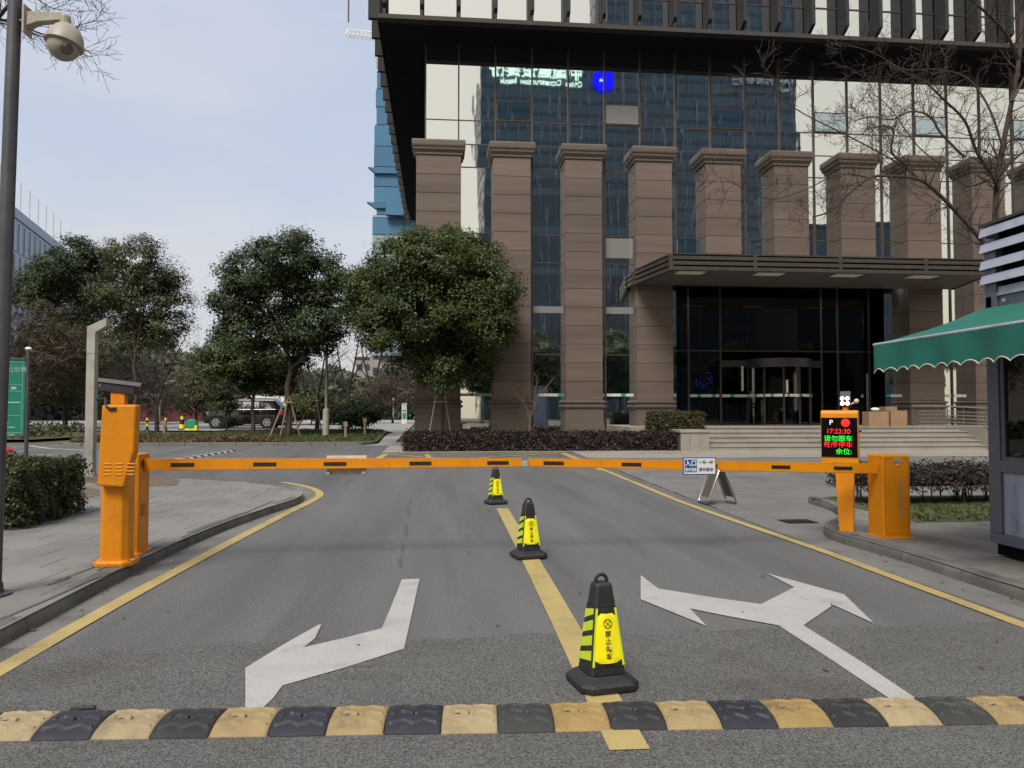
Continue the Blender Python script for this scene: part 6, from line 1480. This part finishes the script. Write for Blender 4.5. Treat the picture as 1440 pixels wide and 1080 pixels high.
# striped posts, cone and green drum at the edge of the lot
for (u, lab) in ((207, 'yellow and black striped post left of the small leafless tree trunk'), (233, 'yellow and black striped post right of the small leafless tree trunk')):
    b = P(u, 600, 47.5); b.z = zt(47.5) + .02; t = thing('striped_post', lab, 'post', b, 0, 'striped posts at the parking lot'); 
    q = MB(); q.lathe([(.16, 0), (.16, .04), (.07, .07)], 12, b); part('base', q, 'cone_black', t)
    for k in range(5):
        q = MB(); q.lathe([(.065, .072 + k * .17), (.065, .238 + k * .17)], 10, b); part('band', q, 'cone_yellow' if k % 2 else 'print_black', t)
b = P(256, 600, 48.5); b.z = zt(48.5) + .02; t = thing('traffic_cone', 'tiny distant yellow and black cone beside the green drum', 'traffic cone', b); q = MB(); q.lathe([(.24, 0), (.24, .05), (.17, .07)], 10, b); part('base', q, 'cone_black', t); q = MB(); q.lathe([(.17, .071), (.10, .6), (.09, .82)], 10, b); part('body', q, 'cone_yellow', t); q = MB(); q.lathe([(.145, .35), (.11, .62)], 10, b + Vector((0, -.02, 0))); q.lathe([(.10, .82), (.05, .92)], 10, b); part('band', q, 'print_black', t)
b = P(269.5, 600, 47.8); b.z = zt(47.8) + .02; t = thing('drum', 'round green and yellow drum lying at the parking lot edge', 'drum', b); Mq = Matrix.Rotation(PI / 2, 3, 'X')
q = MB(); q.lathe([(.26, -.2), (.33, -.17), (.33, .17), (.26, .2)], 18, b + Vector((0, 0, .34)), 0, Mq); part('shell', q, 'green', t, smooth=True)
q = MB(); q.lathe([(.0001, -.205), (.2, -.21), (.24, -.205), (.24, -.19)], 18, b + Vector((0, 0, .34)), 0, Matrix.Rotation(-PI / 2, 3, 'X')); part('lid', q, 'strip_green', t); q = MB(); q.box(b.x - .34, b.x + .36, 47.6, 48.0, b.z, b.z + .1); q.box(b.x + .2, b.x + .36, 47.6, 48.0, b.z + .1, b.z + .3); part('cradle', q, 'cone_yellow', t)
# totem by the path
b = P(568.5, 600, 60); b.z = .78; t = thing('sign_totem', 'slim white totem sign with a green panel beside the path left of the building', 'sign', b); q = MB(); q.box(b.x - .2, b.x + .2, 59.93, 60.07, .76, 2.38); part('body', q, 'white', t, bevel=.02); q = MB(); q.box(b.x - .14, b.x + .14, 59.915, 59.928, 1.15, 1.85); part('green_panel', q, 'strip_green', t); q = MB(); q.box(b.x - .1, b.x + .1, 59.905, 59.914, 1.6, 1.72); part('print', q, 'white', t)
b = P(553, 600, 66); b.z = .78; t = thing('street_lamp', 'thin far lamp post beside the path left of the white totem', 'street lamp', b, 0, 'street lamps'); q = MB(); q.lathe([(.06, 0), (.04, 1.9)], 8, b); part('shaft', q, 'lamp_grey', t); q = MB(); q.ball(b + Vector((0, 0, 2.0)), .13, 10); part('lamp_head', q, 'white', t)

# things on the entrance platform
for i, (u0, u1, v0, y, lab) in enumerate(((1222, 1250, 579, 29.1, 'wide cardboard box on the entrance platform, left of the tall box'), (1253, 1276, 577.5, 29.15, 'taller cardboard box standing left of the steel ramp rail'), (1246, 1262, 572, 30.0, 'cardboard box set behind the two front boxes'))):
    xa, xb = P(u0, 590, y).x, P(u1, 590, y).x; z1 = P(1240, v0, y).z; t = thing('cardboard_box', lab, 'box', ((xa + xb) / 2, y, ZP), 0, 'cardboard boxes on the platform')
    q = MB(); q.box(xa, xb, y, y + .5, ZP - .002, z1); part('carton', q, 'cardboard', t, bevel=.006, seg=1)
    q = MB(); q.box(xa - .005, xb + .005, y + .22, y + .28, z1, z1 + .003); q.box(xa + (xb - xa) * .4, xa + (xb - xa) * .6, y - .004, y - .001, z1 - .14, z1 + .001); part('tape', q, 'stake', t)
    for s in (0, 1):
        q = MB(); q.box(xa + .004, xb - .004, y + (.004 if s == 0 else .285), y + (.215 if s == 0 else .496), z1 + .0005, z1 + .006); part('flap', q, 'cardboard', t)
c = P(1231, 574, 29.3); q = MB(); q.ball((c.x, 29.32, P(1231, 576, 29.3).z), .16, 12, 0, .55); q.v = [(x + .03 * math.sin(z * 40 + y * 30), y, z) for x, y, z in q.v]; tag(part('white_bag', q, 'white', smooth=True), 'crumpled white bag on top of the wide cardboard box', 'bag')
t = thing('ramp_rail', 'stainless steel ramp rail with five bars right of the cardboard boxes', 'railing', (19.9, 29.1, ZP)); yr = 29.2
xs = [P(u, 580, yr).x for u in (1283, 1319, 1332, 1355, 1384)] + [23.6]
for k in range(6):
    q = MB(); z = [P(1283, v, yr).z for v in (570.5, 578, 583, 588, 593, 597.5)][k]; dz = -.03 if k == 0 else -.02
    pts = [(xs[0] + (.0 if k == 0 else .28), yr, z), (xs[1], yr, z)] + [(xs[2], yr, z - .01), (xs[5], yr, z + dz * (xs[5] - xs[2]) - .08)]
    q.tube(pts, .03 if k == 0 else .018, 6); part('rail_bar', q, 'steel', t, smooth=True)
for x in xs:
    q = MB(); zt_p = P(1283, 570.5, yr).z - (.03 * max(0, x - xs[2]) + .09 * (x > xs[2])); q.tube([(x, yr, ZP - .02), (x, yr, zt_p)], .026, 6); part('rail_post', q, 'steel', t, smooth=True)
b = P(656, 599, 30.2); t = thing('ground_light', 'small cream box light on a stem behind the long purple hedge', 'light', (b.x, 30.35, zt(30.2))); q = MB(); q.box(b.x - .15, b.x + .15, 30.25, 30.45, P(656, 603, 30.3).z, P(656, 596, 30.3).z); part('lamp_box', q, 'cam_white', t, bevel=.01); q = MB(); q.tube([(b.x, 30.35, zt(30.3) - .02), (b.x, 30.35, P(656, 602, 30.3).z)], .04, 6); part('stem', q, 'pole_dark', t)

# ================================================================== FAR BUILDINGS AND CRANE
Yt = 140; xa = P(526, 300, Yt).x; xb = xa + 34; t = thing('netted_tower', 'tower under construction wrapped in blue safety netting behind the left corner of the office', 'building', ((xa + xb) / 2, Yt + 15, .78))
zs = [P(526, v, Yt).z for v in (500, 455, 410, 365, 330, 306)] + [P(526, v, Yt).z for v in (302, 285, 262, 238, 234, 205, 175, 150, 125, 100, 84)]
q = MB(); q.box(xa + 1.2, xb, Yt + 1, Yt + 30, .6, zs[-1] - 2); part('core', q, 'far_wall', t)
r_ = random.Random(9)
for k, (z0, z1) in enumerate(zip(zs[:-1], zs[1:])):
    m_ = 'net_pale' if 5 <= k <= 5 or k in (0, 3) else ('net_blue_dark' if k in (8, 10, 12) else 'net_blue'); x0_ = xa + (-.3 if k < 6 else r_.uniform(-.15, .5)) + (.2 if k > 13 else 0)
    for i in range(6):
        w_ = (xb - x0_) / 6; q = MB(); q.box(x0_ + i * w_ + .04, x0_ + (i + 1) * w_ - .04, Yt + r_.uniform(-.12, .12), Yt + .9, z0 + .06, z1 - .06); part('net_panel', q, m_, t)
for v, o_ in ((236, 1.1), (285, 1.3)):
    z = P(526, v, Yt).z; q = MB(); q.prism([(xa - o_, Yt - .5, z), (xa + .2, Yt - .5, z - 1.1), (xa + 14, Yt - .5, z - .9), (xa + 14, Yt - .5, z - .5), (xa + .2, Yt - .5, z - .1)], (0, 1.2, 0)); part('catch_fan', q, 'net_blue_dark', t)
q = MB(); z = P(526, 303, Yt).z; q.box(xa + 2.2, xb, Yt - 1.6, Yt - .6, z - .2, z + 2.4); part('hoist_deck', q, 'net_blue', t)
q = MB(); zz = P(526, 84, Yt).z; q.box(xa + .6, xa + .85, Yt + .2, Yt + .4, zz - 4, zz + 1.6); q.box(xa + .2, xa + 1.4, Yt + .3, Yt + .4, zz - 1.5, zz + .5); part('scaffold', q, 'net_pale', t)
for (u0, u1, v0, Yd, m_, lab) in ((520, 556, 487, 150, 'far_wall', 'pale low building at the foot of the blue netted tower'), (500, 524, 505, 170, 'far_wall', 'small far pale building left of the blue netted tower'), (228, 288, 505, 130, 'far_roof', 'dark flat roofed building far behind the pale rounded tree')):
    xa2, xb2, z1 = P(u0, 500, Yd).x, P(u1, 500, Yd).x, P(u0, v0, Yd).z; t2 = thing('far_building', lab, 'building', ((xa2 + xb2) / 2, Yd + 5, .78)); q = MB(); q.box(xa2, xb2, Yd, Yd + 10, .6, z1); wl = part('wall', q, m_, t2)
    q = MB(); q.box(xa2 - .2, xb2 + .2, Yd - .2, Yd + 10.2, z1, z1 + .5); part('roof', q, 'far_roof', t2)
    nx_ = max(2, int((xb2 - xa2) / 2.2))
    for i in range(nx_):
        for j in range(3):
            q = MB(); wx = xa2 + (i + .5) * (xb2 - xa2) / nx_; zz = z1 - 1.8 - j * 3; q.box(wx - .6, wx + .6, Yd - .05, Yd - .01, zz - .7, zz + .7); part('window', q, 'far_slit', wl)
# crane
Yc = 150; a, b = P(486, 47, Yc), P(600, 62, Yc); t = thing('tower_crane', 'pale lattice jib of a tower crane reaching out left of the office roof', 'crane', (b.x, Yc, .78)); q = MB(); d = (b - a); n = 20
for s in (0, 1): q.tube([a + Vector((0, s * 1.2, 0)), b + Vector((0, s * 1.2, 0))], .10, 4)
top = [a.lerp(b, (i + .5) / n) + Vector((0, .6, 1.25)) for i in range(n)]; q.tube([a] + top, .10, 4)
for i in range(n):
    for e in (i / n, (i + 1) / n):
        for s in (0, 1): q.tube([a.lerp(b, e) + Vector((0, s * 1.2, 0)), top[i]], .06, 3)
part('jib', q, 'white', t)
q = MB()
for sx in (0, 1.6):
    for sy in (0, 1.6): q.tube([(b.x + sx, Yc + sy, .6), (b.x + sx, Yc + sy, b.z + 6)], .12, 4)
for k in range(40):
    z = 1 + k * 1.9
    if z + 1.9 < b.z + 5: q.tube([(b.x, Yc, z), (b.x + 1.6, Yc, z + 1.9)], .07, 3); q.tube([(b.x, Yc + 1.6, z + 1.9), (b.x + 1.6, Yc + 1.6, z)], .07, 3)
part('mast', q, 'white', t)
# blue panelled building at far left: its long side runs back along the road
pA, pB = P(15, 305, 82), P(96, 341, 105)
t = thing('panelled_building', 'long blue grey panelled building with dark slit windows at far left', 'building', ((pA.x + pB.x) / 2, 92, .78)); zT = (pA.z + pB.z) / 2
dirb = Vector((pB.x - pA.x, pB.y - pA.y, 0)).normalized(); nb2 = Vector((-dirb.y, dirb.x, 0)); a0 = Vector((pA.x, pA.y, 0)) - dirb * 14; Lb = 62; Lvis = 62
def bp_(s, o, z): return a0 + dirb * s + nb2 * o + Vector((0, 0, z))
q = MB(); q.prism([bp_(0, .1, .6), bp_(Lb, .1, .6), bp_(Lb, 22, .6), bp_(0, 22, .6)], (0, 0, zT - .8)); wl = part('wall', q, 'far_wall', t)
q = MB(); q.prism([bp_(-.2, -.1, zT - .9), bp_(Lb + .2, -.1, zT - .9), bp_(Lb + .2, 22, zT - .9), bp_(-.2, 22, zT - .9)], (0, 0, 1.0)); part('roof_edge', q, 'far_panel', t)
ph = 3.4; pwd = 2.0; r_ = random.Random(3)
for j in range(6):
    for i in range(int(Lb / pwd)):
        z1 = zT - 1.0 - j * ph; z0 = z1 - ph + .08; s0_ = i * pwd; sh = .7 * (j % 2)
        q = MB(); q.prism([bp_(s0_ + .03, 0, z0), bp_(s0_ + pwd - .03, 0, z0), bp_(s0_ + pwd - .03, 0, z1), bp_(s0_ + .03, 0, z1)], nb2 * .09)
        if z0 > 8: part('panel', q, 'far_panel', wl)
        s1 = s0_ + .5 + sh; q = MB(); q.prism([bp_(s1, -.03, z0 + .1), bp_(s1 + .42, -.03, z0 + .1), bp_(s1 + .42, -.03, z1 - .3), bp_(s1, -.03, z1 - .3)], nb2 * .028)
        if z0 > 8: part('slit_window', q, 'far_slit', wl)
for k in range(8):
    c = bp_(14 + k * 3.4, 1, zT); q = MB(); q.tube([c, c + Vector((0, 0, 4.2))], .04, 4); part('lightning_rod', q, 'lamp_grey', t)
# far wood that closes the view
rng = np.random.default_rng(77); n = 90000; xs_ = rng.uniform(-150, 20, n); ys_ = rng.uniform(88, 118, n)
tops = 8.3 + 1.9 * np.sin(xs_ * .11) + 1.2 * np.sin(xs_ * .29 + 1) + .8 * np.sin(xs_ * .9) - 2.2 * np.exp(-((xs_ + 22) / 6.0) ** 2)
zz = .6 + tops * rng.uniform(0, 1, n) ** .7
stuff(link('far_wood', leaves_mesh('far_wood', np.column_stack([xs_, ys_, zz]), np.column_stack([rng.normal(0, .6, n), -1 + rng.normal(0, .5, n), rng.normal(.5, .5, n)]), .75, .6, 'far_wood', rng)))

# ================================================================== WHAT STANDS BEHIND THE CAMERA (seen mirrored in the glass)
def mirror(p): return Vector((p.x, 2 * YG - p.y, p.z))
DV = 230; yt = 2 * YG - DV
xA, xB, xC = P(676, 200, DV).x, P(850, 60, DV).x, P(1118, 110, DV).x; zA = P(760, 78, DV).z
t = thing('bank_tower', 'tall blue glass bank tower behind the camera, seen mirrored in the office glass', 'building', ((xA + xC) / 2, yt - 15, 0))
for (x0, x1, z1, nm) in ((xA, xB - .3, zA, 'lower_block'), (xB, xC, 175, 'tall_block')):
    q = MB(); q.box(x0, x1, yt - 30, yt, -.5, z1); bl = part(nm, q, 'tower_glass', t)
    q = MB(); k = 4.2
    while k < z1: q.box(x0 - .1, x1 + .1, yt - 30.1, yt + .1, k, k + 1.1); k += 4.2
    part('floor_bands', q, 'tower_band', bl)['kind'] = 'stuff'
    q = MB(); k = x0
    while k <= x1: q.box(k - .12, k + .12, yt + .1, yt + .35, .5, z1); k += 3.0
    part('mullions', q, 'tower_mullion', bl)['kind'] = 'stuff'
xD = P(893, 300, DV).x; zD = P(760, 262, DV).z
q = MB(); q.box(xA - .4, xD, yt + .4, yt + 3.0, -.5, zD); pdm = part('dark_podium', q, 'office_dark', t)
q = MB(); k = xA
while k <= xD: q.box(k - .09, k + .09, yt + 3.0, yt + 3.25, .5, zD); k += 2.6
part('mullions', q, 'tower_mullion', pdm)['kind'] = 'stuff'
q = MB(); k = 9.0
while k < zD: q.box(xA - .42, xD + .02, yt + 3.01, yt + 3.1, k, k + 2.2); k += 11.5
part('floor_bands', q, 'tower_glass', pdm)['kind'] = 'stuff'
def tsign(body, u, v, size, mat, sx=1.0, bold=.02):
    p_ = P(u, v, DV); lettering(body, size, mat, t, facing(Vector((p_.x, yt + .8, p_.z)) - t.location, (-1, 0, 0)), 'sign_text', .05, bold, sx)
tsign('中国建设银行', 756, 103, 4.6, 'sign_lit', 1.0); tsign('China Construction Bank', 762, 118, 2.5, 'sign_lit', .95)
tsign('招商银行', 1056, 116, 3.1, 'sign_grey', 1.0)
p_ = P(1100, 120, DV); q = MB(); n = 24
q.loft([[(p_.x + r1 * math.cos(2 * PI * k / n), yt + y_, p_.z + r1 * math.sin(2 * PI * k / n)) for r1, y_ in ((2.2, .5), (2.2, .9), (1.5, .9), (1.5, .5))] for k in range(n + 1)], caps=False); q.box(p_.x - .35, p_.x + .35, yt + .5, yt + .9, p_.z - 1, p_.z + 1); part('sign_emblem', q, 'sign_grey', t)
p_ = P(846, 114, DV); q = MB(); q.lathe([(.0001, 0), (3.5, 0), (3.5, .5), (.0001, .5)], 28, (p_.x, yt + .9, p_.z), 0, Matrix.Rotation(PI / 2, 3, 'X')); lg = part('sign_emblem', q, 'logo_lit', t)
q = MB(); q.prism([(p_.x - .8, yt + .95, p_.z), (p_.x, yt + .95, p_.z - .8), (p_.x + .8, yt + .95, p_.z), (p_.x, yt + .95, p_.z + .8)], (0, .2, 0)); part('emblem_mark', q, 'sign_lit', lg)
xa, xb = P(1126, 330, 120).x, P(1262, 330, 120).x; yo = 2 * YG - 120; z1 = P(1180, 318, 120).z
t = thing('dark_office', 'low dark glass office behind the camera, seen mirrored in the right hand glass', 'building', ((xa + xb) / 2, yo - 8, 0)); q = MB(); q.box(xa, xb, yo - 16, yo, -.5, z1); q2 = part('wall', q, 'office_dark', t)
q = MB(); q.box(xa - .2, xb + .2, yo - 16.2, yo + .2, z1, z1 + .6); part('roof', q, 'far_roof', t)
for j in range(6):
    for i in range(8):
        q = MB(); wx = xa + (i + .5) * (xb - xa) / 8; zz = 3 + j * (z1 - 4) / 6; q.box(wx - .8, wx + .8, yo + .01, yo + .06, zz, zz + 2.2); part('window', q, 'far_slit', q2)
rr = random.Random(6)
for k in range(11):
    c = copy_tree(camphor); c.location = (-20 + k * 8.5 + rr.uniform(-2, 2), -24 - rr.uniform(0, 16), 0); c.rotation_euler.z = rr.uniform(0, 6); c.scale = (1.5, 1.5, rr.uniform(1.3, 1.75)); c.scale *= (1.0 if c.location.x < 30 else .85)
    c['label'] = 'leafy street tree in the row behind the camera, mirrored in the office glass'; c['group'] = 'street trees behind the camera'
